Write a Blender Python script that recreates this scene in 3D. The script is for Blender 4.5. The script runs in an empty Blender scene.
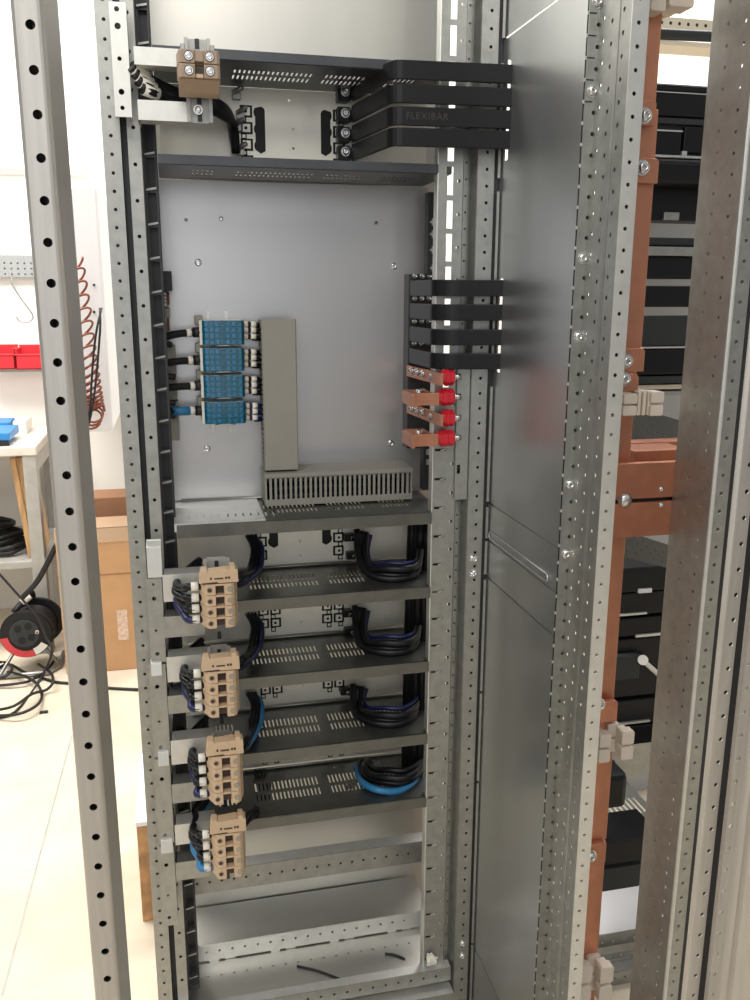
LIGHT = dict(world=.36, exposure=0.08, areas=[
 ('ceiling_lamp_back', (-1.2, 2.6, 3.3), (-1.2, 2.9, 0), 2.4, 1.2, 150, (1, .97, .92)),
 ('ceiling_lamp_right', (2.0, 3.05, 3.3), (2.0, 3.05, 0), 2.0, .7, 60, (1, .98, .95)),
 ('ceiling_lamp_front', (-.6, -.8, 3.2), (.1, 1.4, .9), 2.0, 1.0, 42, (1, .95, .86)),
 ('front_fill_light', (-1.0, -3.0, 1.7), (.2, 1.5, 1.2), 3.2, 2.4, 26, (.96, .98, 1)),  # added fill behind the camera, brightens the front faces and plates
])
import bpy, bmesh, math, random
from mathutils import Vector, Matrix
random.seed(7)
sc = bpy.context.scene
COL = sc.collection
# ---------------------------------------------------------------- camera numbers (750 x 1000 frame)
F = 868.0; TH = math.radians(13.43); PH = math.radians(13.1); RO = math.radians(0.2); H = 1.40
_r = Vector((math.cos(PH), -math.sin(PH), 0)); _fh = Vector((math.sin(PH), math.cos(PH), 0)); _z = Vector((0, 0, 1))
FWD = math.cos(TH)*_fh - math.sin(TH)*_z; _u = math.sin(TH)*_fh + math.cos(TH)*_z
RIGHT = math.cos(RO)*_r + math.sin(RO)*_u; UP = -math.sin(RO)*_r + math.cos(RO)*_u
EYE = Vector((0, 0, H))
def ray(u, v): return FWD + RIGHT*((u-375)/F) + UP*((500-v)/F)
def wy(u, v, y): d = ray(u, v); return EYE + d*(y/d.y)      # point of a sight line at depth y
def wx(u, v, x): d = ray(u, v); return EYE + d*(x/d.x)
def wz(u, v, z): d = ray(u, v); return EYE + d*((z-H)/d.z)
def rect(u0, v0, u1, v1, y):
    um, vm = (u0+u1)/2, (v0+v1)/2
    return wy(u0, vm, y).x, wy(u1, vm, y).x, wy(um, v1, y).z, wy(um, v0, y).z
# ---------------------------------------------------------------- materials
def mat(name, col, rough=.5, metal=0., var=.0, vscale=40, bump=0., trans=0., emis=None, aniso=None, spec=None):
    m = bpy.data.materials.new(name); m.use_nodes = True
    nt = m.node_tree; b = nt.nodes['Principled BSDF']
    b.inputs['Base Color'].default_value = (*col, 1); b.inputs['Roughness'].default_value = rough
    b.inputs['Metallic'].default_value = metal
    if trans: b.inputs['Transmission Weight'].default_value = trans
    if spec is not None: b.inputs['Specular IOR Level'].default_value = spec
    if emis: b.inputs['Emission Color'].default_value = (*col, 1); b.inputs['Emission Strength'].default_value = emis
    if var or bump:
        tc = nt.nodes.new('ShaderNodeTexCoord'); mp = nt.nodes.new('ShaderNodeMapping')
        nt.links.new(tc.outputs['Object'], mp.inputs['Vector'])
        if aniso: mp.inputs['Scale'].default_value = aniso
        n = nt.nodes.new('ShaderNodeTexNoise'); n.inputs['Scale'].default_value = vscale; n.inputs['Detail'].default_value = 4
        nt.links.new(mp.outputs[0], n.inputs['Vector'])
        mr = nt.nodes.new('ShaderNodeMapRange'); mr.inputs['To Min'].default_value = 1-var; mr.inputs['To Max'].default_value = 1+var
        mr.inputs['From Min'].default_value = .3; mr.inputs['From Max'].default_value = .7
        nt.links.new(n.outputs['Fac'], mr.inputs['Value'])
        mx = nt.nodes.new('ShaderNodeMix'); mx.data_type = 'RGBA'; mx.blend_type = 'MULTIPLY'; mx.inputs['Factor'].default_value = 1
        mx.inputs[6].default_value = (*col, 1); nt.links.new(mr.outputs[0], mx.inputs[7]); nt.links.new(mx.outputs[2], b.inputs['Base Color'])
        m2 = nt.nodes.new('ShaderNodeMapRange'); m2.inputs['To Min'].default_value = rough*(1-var); m2.inputs['To Max'].default_value = min(1, rough*(1+var))
        nt.links.new(n.outputs['Fac'], m2.inputs['Value']); nt.links.new(m2.outputs[0], b.inputs['Roughness'])
        if bump:
            bp = nt.nodes.new('ShaderNodeBump'); bp.inputs['Strength'].default_value = bump; bp.inputs['Distance'].default_value = .002
            nt.links.new(n.outputs['Fac'], bp.inputs['Height']); nt.links.new(bp.outputs[0], b.inputs['Normal'])
    return m
M = dict(
 galv=mat('galvanised_steel', (.385, .39, .37), .42, .85, .10, 60),
 galvp=mat('galvanised_post', (.52, .50, .47), .45, .8, .07, 30, aniso=(8, 8, .5)),
 sheet=mat('zinc_sheet', (.56, .575, .58), .33, .92, .05, 9, aniso=(1, 1, .25)),
 plate=mat('zinc_mounting_plate', (.55, .545, .55), .33, .9, .025, 5, aniso=(.5, 1, 1)),
 rear=mat('zinc_rear_sheet', (.62, .61, .57), .36, .9, .04, 6, aniso=(1, 1, .3)),
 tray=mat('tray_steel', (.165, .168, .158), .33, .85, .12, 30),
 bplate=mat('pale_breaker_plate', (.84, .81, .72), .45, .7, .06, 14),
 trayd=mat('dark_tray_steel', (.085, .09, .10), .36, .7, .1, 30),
 bright=mat('bright_zinc', (.68, .68, .65), .4, .7, .05, 60),
 bolt=mat('bolt_zinc', (.70, .70, .70), .22, 1.0),
 dark=mat('dark_steel_and_shade', (.035, .036, .04), .45, .3),  # also colours the sheets that stand in for shade behind holes
 strip=mat('dark_strip', (.06, .063, .066), .4, .5),
 grey=mat('grey_plastic', (.26, .25, .22), .55, 0, .03, 30),
 dgrey=mat('dark_grey_plastic', (.032, .036, .038), .5, spec=.3),
 black=mat('black_insulation', (.008, .008, .010), .36, spec=.3),
 rubber=mat('black_rubber', (.01, .01, .011), .55),
 bluew=mat('dark_blue_insulation', (.008, .012, .07), .4),
 lblue=mat('light_blue_insulation', (.03, .20, .42), .4),
 white=mat('white_plastic', (.75, .73, .66), .45),
 beige=mat('beige_plastic', (.56, .41, .27), .5, 0, .06, 80),
 tan=mat('brown_beige_plastic', (.36, .27, .20), .5, 0, .06, 80),
 entry=mat('dark_wire_entry', (.05, .03, .025), .5),
 brownp=mat('red_brown_plastic', (.12, .03, .02), .5),
 bcover=mat('blue_clear_cover', (.02, .42, .72), .10, 0, trans=.85),
 binner=mat('grey_terminal_inside', (.22, .42, .50), .3, .3, .6, 200),
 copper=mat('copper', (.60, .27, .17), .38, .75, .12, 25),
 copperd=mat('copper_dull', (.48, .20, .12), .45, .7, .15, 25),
 red=mat('red_insulator', (.55, .015, .03), .35),
 comb=mat('pale_insulator', (.66, .58, .50), .6, 0, .04, 60),
 wall=mat('white_paint', (.84, .81, .76), .8, 0, .02, 3),
 floor=mat('floor_concrete', (.62, .54, .42), .75, 0, .12, 6),
 cab=mat('white_enclosure', (.80, .80, .82), .5),
 wood=mat('wood_board', (.50, .30, .14), .6, 0, .25, 8, aniso=(14, 14, 1)),
 osb=mat('osb', (.40, .22, .10), .7, 0, .45, 26, bump=.4),
 card=mat('cardboard', (.52, .30, .15), .8, 0, .06, 12),
 cardd=mat('cardboard_brown', (.30, .15, .08), .8, 0, .06, 12),
 tape=mat('clear_tape', (.52, .36, .24), .25),
 tapel=mat('printed_tape', (.62, .46, .36), .3, 0, .25, 90),
 bench=mat('bench_steel', (.42, .41, .38), .5, .2, .12, 18),
 benchtop=mat('bench_top', (.66, .62, .55), .55, 0, .1, 15),
 blueb=mat('blue_box', (.03, .22, .55), .4),
 redb=mat('red_bin', (.62, .02, .03), .4),
 coil=mat('orange_brown_hose', (.24, .06, .03), .4),
 peg=mat('pegboard', (.30, .31, .31), .5),
 cream=mat('cream_steel', (.78, .70, .56), .6),
 print=mat('faint_print', (.034, .029, .02), .5),
 lgrey=mat('pale_grey_sheet', (.42, .42, .42), .6),
 label=mat('red_label', (.62, .05, .06), .5),
)
# ---------------------------------------------------------------- mesh builder
class MB:
    def __init__(s): s.v = []; s.f = []; s.sm = []
    def add(s, vs, fs, smooth=False):
        n = len(s.v); s.v += [Vector(p) for p in vs]; s.f += [tuple(i+n for i in f) for f in fs]; s.sm += [smooth]*len(fs); return s
    def box(s, x0, x1, y0, y1, z0, z1):
        x0, x1 = sorted((x0, x1)); y0, y1 = sorted((y0, y1)); z0, z1 = sorted((z0, z1))
        return s.add([(x, y, z) for z in (z0, z1) for y in (y0, y1) for x in (x0, x1)],
                     [(0, 2, 3, 1), (4, 5, 7, 6), (0, 1, 5, 4), (2, 6, 7, 3), (0, 4, 6, 2), (1, 3, 7, 5)])
    def obox(s, o, a, b, c):                       # box spanned by three vectors from a corner
        o, a, b, c = map(Vector, (o, a, b, c))
        return s.add([o, o+a, o+b, o+a+b, o+c, o+a+c, o+b+c, o+a+b+c],
                     [(0, 2, 3, 1), (4, 5, 7, 6), (0, 1, 5, 4), (2, 6, 7, 3), (0, 4, 6, 2), (1, 3, 7, 5)])
    def tube(s, pts, r, n=8, smooth_path=True, sub=4):
        pts = [Vector(p) for p in pts]
        if smooth_path and len(pts) > 2:
            q = []
            P = [2*pts[0]-pts[1]] + pts + [2*pts[-1]-pts[-2]]
            for i in range(1, len(P)-2):
                for k in range(sub):
                    t = k/sub; a, b, c, d = P[i-1], P[i], P[i+1], P[i+2]
                    q.append(.5*((2*b)+(c-a)*t+(2*a-5*b+4*c-d)*t*t+(3*b-a-3*c+d)*t**3))
            q.append(pts[-1]); pts = q
        vs = []; fs = []; m = len(pts); nrm = None
        for i, p in enumerate(pts):
            t = (pts[min(i+1, m-1)]-pts[max(i-1, 0)]).normalized()
            if nrm is None: nrm = t.orthogonal().normalized()
            nrm = (nrm - t*nrm.dot(t)); nrm = nrm.normalized() if nrm.length > 1e-6 else t.orthogonal().normalized()
            bn = t.cross(nrm)
            vs += [p+(nrm*math.cos(2*math.pi*k/n)+bn*math.sin(2*math.pi*k/n))*r for k in range(n)]
        for i in range(m-1):
            fs += [(i*n+k, i*n+(k+1) % n, (i+1)*n+(k+1) % n, (i+1)*n+k) for k in range(n)]
        s.add(vs, fs, True)
        n0 = len(s.v)-len(vs)
        s.f += [tuple(n0+k for k in range(n-1, -1, -1)), tuple(n0+(m-1)*n+k for k in range(n))]; s.sm += [False, False]
        return s
    def cyl(s, a, b, r, n=14): return s.tube([a, b], r, n, False)
    def prism(s, poly, axis, a, b):                # poly in the two other axes, extruded along axis
        def P(p, t): return {'x': (t, p[0], p[1]), 'y': (p[0], t, p[1]), 'z': (p[0], p[1], t)}[axis]
        n = len(poly)
        return s.add([P(p, a) for p in poly]+[P(p, b) for p in poly],
                     [(i, (i+1) % n, n+(i+1) % n, n+i) for i in range(n)]+[tuple(range(n-1, -1, -1)), tuple(range(n, 2*n))])
    def strip(s, prof, z0, z1, t):                 # folded sheet: open plan profile, thickness t, upright
        n = len(prof); L = []
        for i in range(n):
            a = Vector(prof[max(i-1, 0)]); b = Vector(prof[min(i+1, n-1)]); d = (b-a).normalized(); L.append(Vector((-d.y, d.x)))
        poly = [tuple(p) for p in prof]+[(prof[i][0]+L[i].x*t, prof[i][1]+L[i].y*t) for i in range(n-1, -1, -1)]
        return s.prism(poly, 'z', z0, z1)
    def sheet(s, O, U, V, w, h, holes=(), t=.0015, outline=None):   # flat sheet with real holes
        O, U, V = Vector(O), Vector(U), Vector(V); N = U.cross(V)
        base = outline or [(0, 0), (w, 0), (w, h), (0, h)]
        hw = max(p[0] for p in base)-min(p[0] for p in base); hh = max(p[1] for p in base)-min(p[1] for p in base)
        if hh > hw: base = [(y, x) for x, y in base]; holes = [[(y, x) for x, y in q] for q in holes]; U, V = V, U
        cu = bpy.data.curves.new('c', 'CURVE'); cu.dimensions = '2D'; cu.fill_mode = 'BOTH'; cu.extrude = t/2*50
        for poly in [base]+list(holes):
            sp = cu.splines.new('POLY'); sp.points.add(len(poly)-1); sp.use_cyclic_u = True
            for p, q in zip(sp.points, poly): p.co = (q[0]*50, q[1]*50, 0, 1)
        ob = bpy.data.objects.new('c', cu); me = bpy.data.meshes.new_from_object(ob)
        s.add([O+U*(v.co.x/50)+V*(v.co.y/50)+N*(v.co.z/50+t/2) for v in me.vertices], [tuple(p.vertices) for p in me.polygons])
        sa = lambda q: abs(sum(q[i][0]*q[(i+1) % len(q)][1]-q[(i+1) % len(q)][0]*q[i][1] for i in range(len(q))))/2
        want = sa(base)-sum(sa(q) for q in holes); got = sum(p.area for p in me.polygons if abs(p.normal.z) > .9)/5000
        if abs(got-want) > .03*want: print('SHEET?', w, h, len(holes), got, want)
        bpy.data.objects.remove(ob); bpy.data.curves.remove(cu); bpy.data.meshes.remove(me); return s
    def build(s, name, m, parent=None, bev=0., loc=None):
        me = bpy.data.meshes.new(name)
        o = Vector(loc) if loc is not None else Vector((0, 0, 0))
        if parent is not None: o = parent.matrix_world.translation.copy() if loc is None else o
        base = parent.location if parent is not None else Vector((0, 0, 0))
        if parent is not None and parent.parent is not None: base = parent.parent.location+parent.location
        if parent is None and loc is None:
            xs = [v.x for v in s.v]; ys = [v.y for v in s.v]; zs = [v.z for v in s.v]
            base = Vector(((min(xs)+max(xs))/2, (min(ys)+max(ys))/2, min(zs)))
        me.from_pydata([tuple(v-base) for v in s.v], [], s.f)
        me.polygons.foreach_set('use_smooth', s.sm)
        me.materials.append(M[m] if isinstance(m, str) else m); me.update()
        ob = bpy.data.objects.new(name, me); COL.objects.link(ob)
        if parent is not None: ob.parent = parent
        else: ob.location = base
        if bev:
            b = ob.modifiers.new('bevel', 'BEVEL'); b.width = bev; b.segments = 2; b.limit_method = 'ANGLE'; b.angle_limit = math.radians(50)
        return ob
def tag(o, label, cat, group=None, kind=None):
    o['label'] = label; o['category'] = cat
    if group: o['group'] = group
    if kind: o['kind'] = kind
    return o
def thing(name, loc, label, cat, group=None):
    o = bpy.data.objects.new(name, None); COL.objects.link(o); o.location = loc; o.empty_display_size = .02
    return tag(o, label, cat, group)
def struct(o): o['kind'] = 'structure'; return o
def copy_tree(o, loc, parent=None):
    c = o.copy(); COL.objects.link(c)
    if parent is not None: c.parent = parent
    else: c.location = loc
    for ch in o.children: copy_tree(ch, None, c)
    return c
def circ(x, y, r, n=8): return [(x+r*math.cos(2*math.pi*(k+.5)/n), y+r*math.sin(2*math.pi*(k+.5)/n)) for k in range(n)]
def rc(x0, y0, x1, y1): return [(x0, y0), (x1, y0), (x1, y1), (x0, y1)]
def col_holes(x, z0, h, pitch, r, ph=0., n=8, lo=.004):
    k0 = math.ceil((z0+lo-ph)/pitch); out = []
    while k0*pitch+ph < z0+h-lo: out.append(circ(x, k0*pitch+ph-z0, r, n)); k0 += 1
    return out
def bolt(p, d, r=.006, hgt=.004, parent=None, m='bolt', name='bolt'):
    p, d = Vector(p), Vector(d).normalized(); b = MB()
    b.cyl(p, p+d*hgt*.35, r*1.25, 16)
    b.tube([p+d*hgt*.35, p+d*hgt*.8, p+d*hgt], r*.95, 12, False)
    # domed head with a hex socket
    t = d.orthogonal().normalized(); u = d.cross(t); n = 12
    rings = [(r*.95, hgt), (r*.72, hgt*1.35), (r*.42, hgt*1.45), (r*.36, hgt*.9)]
    vs = []; fs = []
    for (rr, hh) in rings: vs += [p+d*hh+(t*math.cos(2*math.pi*k/n)+u*math.sin(2*math.pi*k/n))*rr for k in range(n)]
    for i in range(3): fs += [(i*n+k, i*n+(k+1) % n, (i+1)*n+(k+1) % n, (i+1)*n+k) for k in range(n)]
    fs.append(tuple(3*n+k for k in range(n)))
    b.add(vs, fs, True)
    return b.build(name, m, parent)
X_, Y_, Z_ = Vector((1, 0, 0)), Vector((0, 1, 0)), Vector((0, 0, 1))
YF = 1.37
# ================================================================ foreground post (neighbouring frame, near the viewer)
def near_post():
    y = .602
    x0, x1 = wy(36.5, 320, y).x, wy(68, 320, y).x
    yb = wx(84, 320, x1+.002).y
    t = thing('steel_post', ((x0+x1)/2, y, 0), 'pale steel post with a single row of round holes in the near left foreground', 'post')
    m = MB(); r = .004
    hz = wy(54.4, 323.3, y).z
    xc = wy(54.4, 323.3, y).x
    m.sheet((x0+r, y+.001, 0), X_, Z_, x1-x0-2*r, 2.15, col_holes(xc-x0-r, 0, 2.15, .025, .0029, hz % .025, 14), .001)
    arc = lambda cx, cy, a0, a1: [(cx+r*math.cos(a0+(a1-a0)*k/4), cy+r*math.sin(a0+(a1-a0)*k/4)) for k in range(5)]
    prof = [(x0+r, y)]+arc(x0+r, y+r, -math.pi/2, -math.pi)+[(x0, yb), (x1, yb)]+arc(x1-r, y+r, 0, -math.pi/2)
    m.strip(prof[::-1], 0, 2.15, .0012)
    m.build('post_channel', 'galvp', t)
near_post()

# ================================================================ left upright
lu = thing('frame_upright', (-.06, YF, 0), 'grey upright with round holes at the left side of the cabinet opening', 'upright')
m = MB(); hz = wy(104.5, 19.5, YF).z
XA0, XA1 = -.0785, -.055
m.sheet((XA0, YF, 0), X_, Z_, XA1-XA0, 2.15, col_holes(.0105, 0, 2.15, .025, .0026, hz % .025, 10), .0015)
m.strip([(XA0, YF), (XA0, YF+.05), (XA0+.012, YF+.05)], 0, 2.15, .0015)
m.build('perforated_face', 'galv', lu)
m = MB(); m.strip([(XA1, YF), (XA1, YF+.03), (-.046, YF+.03), (-.046, YF+.012)], 0, 2.15, .0015); m.build('side_channel', 'strip', lu)  # channel coloured near-black to put the gap's shade into it
m = MB(); hz = wy(142.7, 268/3.75+200, YF+.012).z
m.sheet((-.046, YF+.012, 0), X_, Z_, .0185, 2.15, col_holes(.009, 0, 2.15, .05, .0028, hz % .05, 12), .0015)
m.strip([(-.0275, YF+.012), (-.0275, YF+.05)], 0, 2.15, .0015)
for k in range(43):
    z = hz % .05+.05*k
    c = Vector((-.037, YF+.0115, z)); n = 12
    m.add([c+Vector((math.cos(2*math.pi*i/n)*r, -d, math.sin(2*math.pi*i/n)*r)) for r, d in ((.0042, 0), (.0036, .0007), (.0029, .0002)) for i in range(n)],
          [(j*n+i, j*n+(i+1) % n, (j+1)*n+(i+1) % n, (j+1)*n+i) for j in (0, 1) for i in range(n)], True)
m.build('mounting_strip', 'galv', lu)
m = MB(); hz = wy(155, 225, YF+.055).z
# slotted inner strip: long windows parted by short bars
m.sheet((-.0262, YF+.052, 0), X_, Z_, .0185, 2.1, [rc(.0035, z+.004, .0165, z+.046) for z in [hz % .05+.05*k for k in range(40)]], .0015)
m.build('slotted_strip', 'strip', lu)
m = MB(); m.box(-.046, -.0275, YF+.028, YF+.03, 0, 2.1); m.box(-.0282, -.0255, YF+.014, YF+.06, 0, 2.1); m.box(-.0262, -.0075, YF+.06, YF+.062, 0, 2.1); m.box(-.0078, -.006, YF+.052, YF+.12, 0, 2.1); m.build('inner_shade_sheet', 'dark', lu)  # dark sheets added behind holes and windows, standing in for shade
for z in [hz % .05+.05*k for k in range(2, 37)]:
    m = MB(); m.obox((-.0245, YF+.045, z-.002), (.015, 0, .003), (0, .006, 0), (0, 0, .003)); m.build('strip_tongue', 'galv', lu)

# ================================================================ right upright
ru = thing('frame_upright', (.46, YF, 0), 'grey slotted upright at the right side of the opening beside the partition panel', 'upright')
hz = wy(441, 150+365/7.14, 1.42).z
m = MB()
xi = .444; xs = .4185
zs = [hz % .05+.05*k for k in range(43)]
wins = [rc(.0125, z+.004, .0240, z+.046) for z in zs if z > 1.22 and z+.046 < 2.14]+[rc(.0025, z-.002, .0225, z+.0022) for z in zs if .1 < z <= 1.22]
m.sheet((xs, YF, 0), X_, Z_, xi-xs, 2.15, wins, .0015)
m.build('slotted_face', 'galv', ru)
m = MB(); m.box(xs+.0008, xi, YF+.004, YF+.0055, 0, 1.2); m.build('slit_shade_sheet', 'dark', ru)  # dark sheet added so the lower slits read as shaded
m = MB(); m.strip([(xs+.001, YF), (xs-.0012, YF+.001), (xs-.0012, YF+.02)], 0, 2.15, -.001); m.build('folded_edge', 'bright', ru)
for z in zs:
    if .1 < z <= 1.22:
        m = MB(); m.obox((xs+.012, YF-.0035, z-.0016), (.009, 0, .0018), (0, .004, 0), (0, 0, .0016)); m.build('slot_tongue', 'bright', ru)
m = MB(); hz2 = wy(300+540/3.41, 200+50/3.41, YF).z
m.sheet((xi, YF, 0), X_, Z_, .013, 2.15, col_holes(.0075, 0, 2.15, .05, .0028, hz2 % .05, 12), .0015)
m.strip([(xi+.013, YF), (xi+.013, YF+.02)], 0, 2.15, -.0015)
m.build('mounting_strip', 'galv', ru)
m = MB(); hz3 = wy(300+577/3.41, 200+100/3.41, YF+.03).z
m.sheet((.4655, YF+.02, 0), X_, Z_, .0075, 2.15, col_holes(.004, 0, 2.15, .025, .0018, hz3 % .025, 8), .0015)
m.build('inner_strip', 'galv', ru)
m = MB(); m.box(.462, .483, YF+.028, YF+.03, 0, 2.15); m.build('inner_shade_sheet', 'dark', ru)  # dark sheet added behind the strip to shade its holes
m = MB(); hz4 = wy(485.5, 200+123/3.41, YF-.005).z
m.sheet((.480, YF-.005, 0), X_, Z_, .0275, 2.15, col_holes(.0155, 0, 2.15, .025, .0026, hz4 % .025, 10), .0015)
m.strip([(.474, YF+.028), (.474, YF+.008), (.480, YF-.005)], 0, 2.15, -.0015)
m.build('perforated_face', 'galv', ru)
m = MB()
for a, b in ((0, .17), (.175, .52), (.525, .70), (.705, .915), (.925, .985), (.99, 1.045), (1.055, 1.25), (1.28, 1.555), (1.575, 1.74), (1.775, 2.15)):
    m.box(.5105, .5145, YF-.0145, YF-.0125, a, b)
m.build('slit_light_strip', 'galv', ru)  # strip pieces stand in for light showing through the edge slits
m = MB(); m.box(.508, .5215, YF-.003, YF+.03, 0, 2.15); m.box(.482, .508, YF+.020, YF+.022, 0, 2.15); m.build('gap_shade_fill', 'dark', ru)  # dark boxes stand in for shade in the gap and behind holes
for v in (558, 574):
    bolt(wy(472, v, YF-.0065), -Y_, .005, .004, ru)
for v in (558.5, 572.5, 941, 953):
    p = wy(474.5 if v > 900 else 473, v, YF-.0065); bolt((.4945, YF-.0065, p.z), -Y_, .0052, .004, ru)
# cover plate on the upright below the red insulators
x0, x1, z0, z1 = rect(455.5, 368, 468, 499, YF-.004)
m = MB(); m.sheet((x0, YF-.005, z0), X_, Z_, x1-x0, z1-z0, [rc(.003, .045, .009, .060)], .0015)
tag(m.build('cover_plate', 'galv'), 'narrow flat steel cover plate on the right upright below the red insulators', 'plate')

# ================================================================ partition panels on the right
XP = .515
YN = 1.077
seam = [(.0, .162, 'lowest plain zinc partition sheet behind the diagonal seam at the foot of the panel wall', .003, 0),
        (.165, .918, 'tall plain zinc partition sheet below the grooved strip in the right panel wall', 0, 0),
        (.921, .984, 'narrow plain zinc partition strip below the grooved one in the right panel wall', 0, 0),
        (.987, 1.050, 'short zinc partition strip with a long pressed groove in the right panel wall', 0, 0),
        (1.053, 1.774, 'zinc partition sheet pierced by both sets of black flexible bars', 0, 0),
        (1.777, 2.15, 'topmost zinc partition sheet above the upper black flexible bars', 0, 0)]
for z0, z1, lab, _, _ in seam:
    holes = []
    if z0 == 1.053:
        za, zb = wx(512, 152, XP).z-.008, wx(512, 62, XP).z+.004
        zc, zd = wx(503, 370, XP).z-.006, wx(503, 281, XP).z+.004
        holes = [[(.252, za-z0), (.268, za-z0), (.268, zb-z0+.006), (.252, zb-z0)], rc(.252, zc-z0, .268, zd-z0)]
    m = MB(); m.sheet((XP+.002, YN+.004, z0), Y_, Z_, 1.3655-YN-.004, z1-z0, holes, .002)
    if z0 < 1.0: m.box(XP+.0045, XP+.006, YN+.01, 1.366, z1-.006, z1+.008)
    o = tag(m.build('partition_panel', 'sheet'), lab, 'panel', 'zinc partition sheets')
    if z0 == .987:
        g = MB(); zc = .998; n = 10
        pts = [(1.115+.006*math.cos(math.pi*(.5+k/n)), zc+.006*math.sin(math.pi*(.5+k/n))) for k in range(n+1)]+[(1.345+.006*math.cos(math.pi*(-.5+k/n)), zc+.006*math.sin(math.pi*(-.5+k/n))) for k in range(n+1)]
        g.tube([(XP, a, b) for a, b in pts+[pts[0]]], .0012, 6, False); g.build('pressed_groove', 'sheet', o)
# ---- front right upright: tabbed strip, perforated side, front flange
fr = thing('frame_upright', (.54, 1.03, 0), 'perforated upright with three columns of holes between the zinc panel and the copper bars', 'upright')
XS = .530; YG = .997
hz = wy(540+365/6.25, 157/6.25, YN).z
m = MB()
m.sheet((XP+.001, YN, 0), X_, Z_, XS-XP-.001, 2.15, col_holes(.013, 0, 2.15, .025, .0026, hz % .025, 10), .0015); m.build('tab_strip', 'galv', fr)
m = MB(); m.box(XP+.001, XS+.0028, YN+.0025, YN+.004, 0, 2.15); m.build('dark_backing', 'dark', fr)  # dark sheet added to shade the tab holes and stop light leaking
for k in range(60, 86):
    z = (hz % .025)+.0125+.025*k
    if z < 1.80 and z > hz-.1: m = MB(); m.box(XP+.001, XS-.004, YN-.0024, YN-.001, z-.0006, z+.0006); m.build('tab_slit', 'dark', fr)
for k in range(4, 74):
    z = (hz % .025)+.0125+.025*k
    m = MB(); m.box(XP-.0012, XP+.0015, YN-.0006, YN+.001, z-.002, z+.002); m.build('tab_edge', 'bright', fr)
m = MB(); w = YN-YG; hh = []
for dy, ph in ((.014, .004), (.036, -.005), (.064, .0)):
    hh += col_holes(w+.002-dy, 0, 2.15, .025, .0028, (hz+ph) % .025, 8)
m.sheet((XS-.0005, YG-.002, 0), Y_, Z_, w+.004, 2.15, hh, .0015)
m.strip([(XS-.0006, YN-.055), (XS-.0014, YN-.05), (XS-.0014, YN-.042)], 0, 2.15, .0006)
m.build('perforated_side', 'galv', fr)
m = MB(); m.box(XS+.012, XS+.0135, YG+.004, YN, 1.25, 2.15); m.build('side_shade_sheet', 'dark', fr)  # dark sheet added so the upper side holes read as shaded
m = MB(); hz5 = wy(540+632/6.25, 148/6.25, YG).z
FX = wy(648, 0, YG).x
m.sheet((XS-.0006, YG-.002, 0), X_, Z_, FX-XS+.0006, 2.15, col_holes(.009, 0, 2.15, .025, .0025, hz5 % .025, 10), .0015)
m.strip([(FX, YG-.002), (FX, YG+.02)], 0, 2.15, -.0015)
m.build('front_flange', 'bright', fr)  # brighter zinc than the side stands in for light on this face
for v in (2.0, 93, 260, 337, 484, 553):
    z = wy(590-.06*v, v, YN).z
    bolt((.5255, YN-.001, round((z-hz)/.025)*.025+hz), -Y_, .0062, .004, fr)
    
# ================================================================ trays and back plates
def slots(x0, x1, y0, y1, tilt=.0): 
    out = []; x = x0
    while x < x1:
        out.append([(x, y0), (x+.0029, y0), (x+.0029+tilt, y1), (x+tilt, y1)]); x += .0072
    return out
TX0, TX1, TYB = -.005, .440, 1.535
trays = [(1.724, 'highest perforated zinc tray, under the cream-lit top rear sheet'),
         (1.580, 'perforated zinc tray along the top of the big mounting plate'),
         (1.036, 'perforated zinc tray directly below the slotted grey trunking'),
         (.903, 'perforated zinc tray behind the uppermost of the four lower beige terminal blocks'),
         (.764, 'perforated zinc tray behind the second lower beige terminal block'),
         (.623, 'perforated zinc tray behind the third lower beige terminal block'),
         (.494, 'lowest perforated zinc tray, with the light blue cable resting above it')]
def tray(z, lab):
    t = thing('perforated_tray', (.22, YF, z), lab, 'tray', 'perforated trays')
    hs = []
    for a, b in ((.050, .085), (.118, .240), (.258, .318), (.352, .40)):
        hs += slots(a, b, .050, .074)+slots(a, b, .084, .112)
    for k in range(9): hs.append(circ(.05+.045*k, .135, .0018, 6))
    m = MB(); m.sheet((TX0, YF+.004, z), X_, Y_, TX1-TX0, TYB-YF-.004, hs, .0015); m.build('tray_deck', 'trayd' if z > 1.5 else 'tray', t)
    m = MB()
    if z > 1.5:
        m.sheet((TX0, YF+.002, z+.001), X_, Z_, TX1-TX0, .013, (), .0015)
    else:
        m.sheet((TX0, YF+.002, z-.019), X_, Z_, TX1-TX0, .02, (), .0015)
        m.sheet((TX0, YF+.002, z-.019), X_, Y_, TX1-TX0, .02, (), .0012)
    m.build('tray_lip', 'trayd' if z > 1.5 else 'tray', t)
    m = MB(); m.tube([(TX0+.01, TYB-.006, z+.005), (TX1-.01, TYB-.006, z+.005)], .0022, 6, False); m.build('rear_fold', 'galv', t)
for a in trays: tray(*a)

# rear sheet of the cabinet
m = MB(); m.sheet((-.03, 1.60, .0), X_, Z_, .535, 2.08, (), .0015)
tag(m.build('rear_sheet', 'rear'), 'plain zinc sheet closing the back of the cabinet', 'panel')
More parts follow.
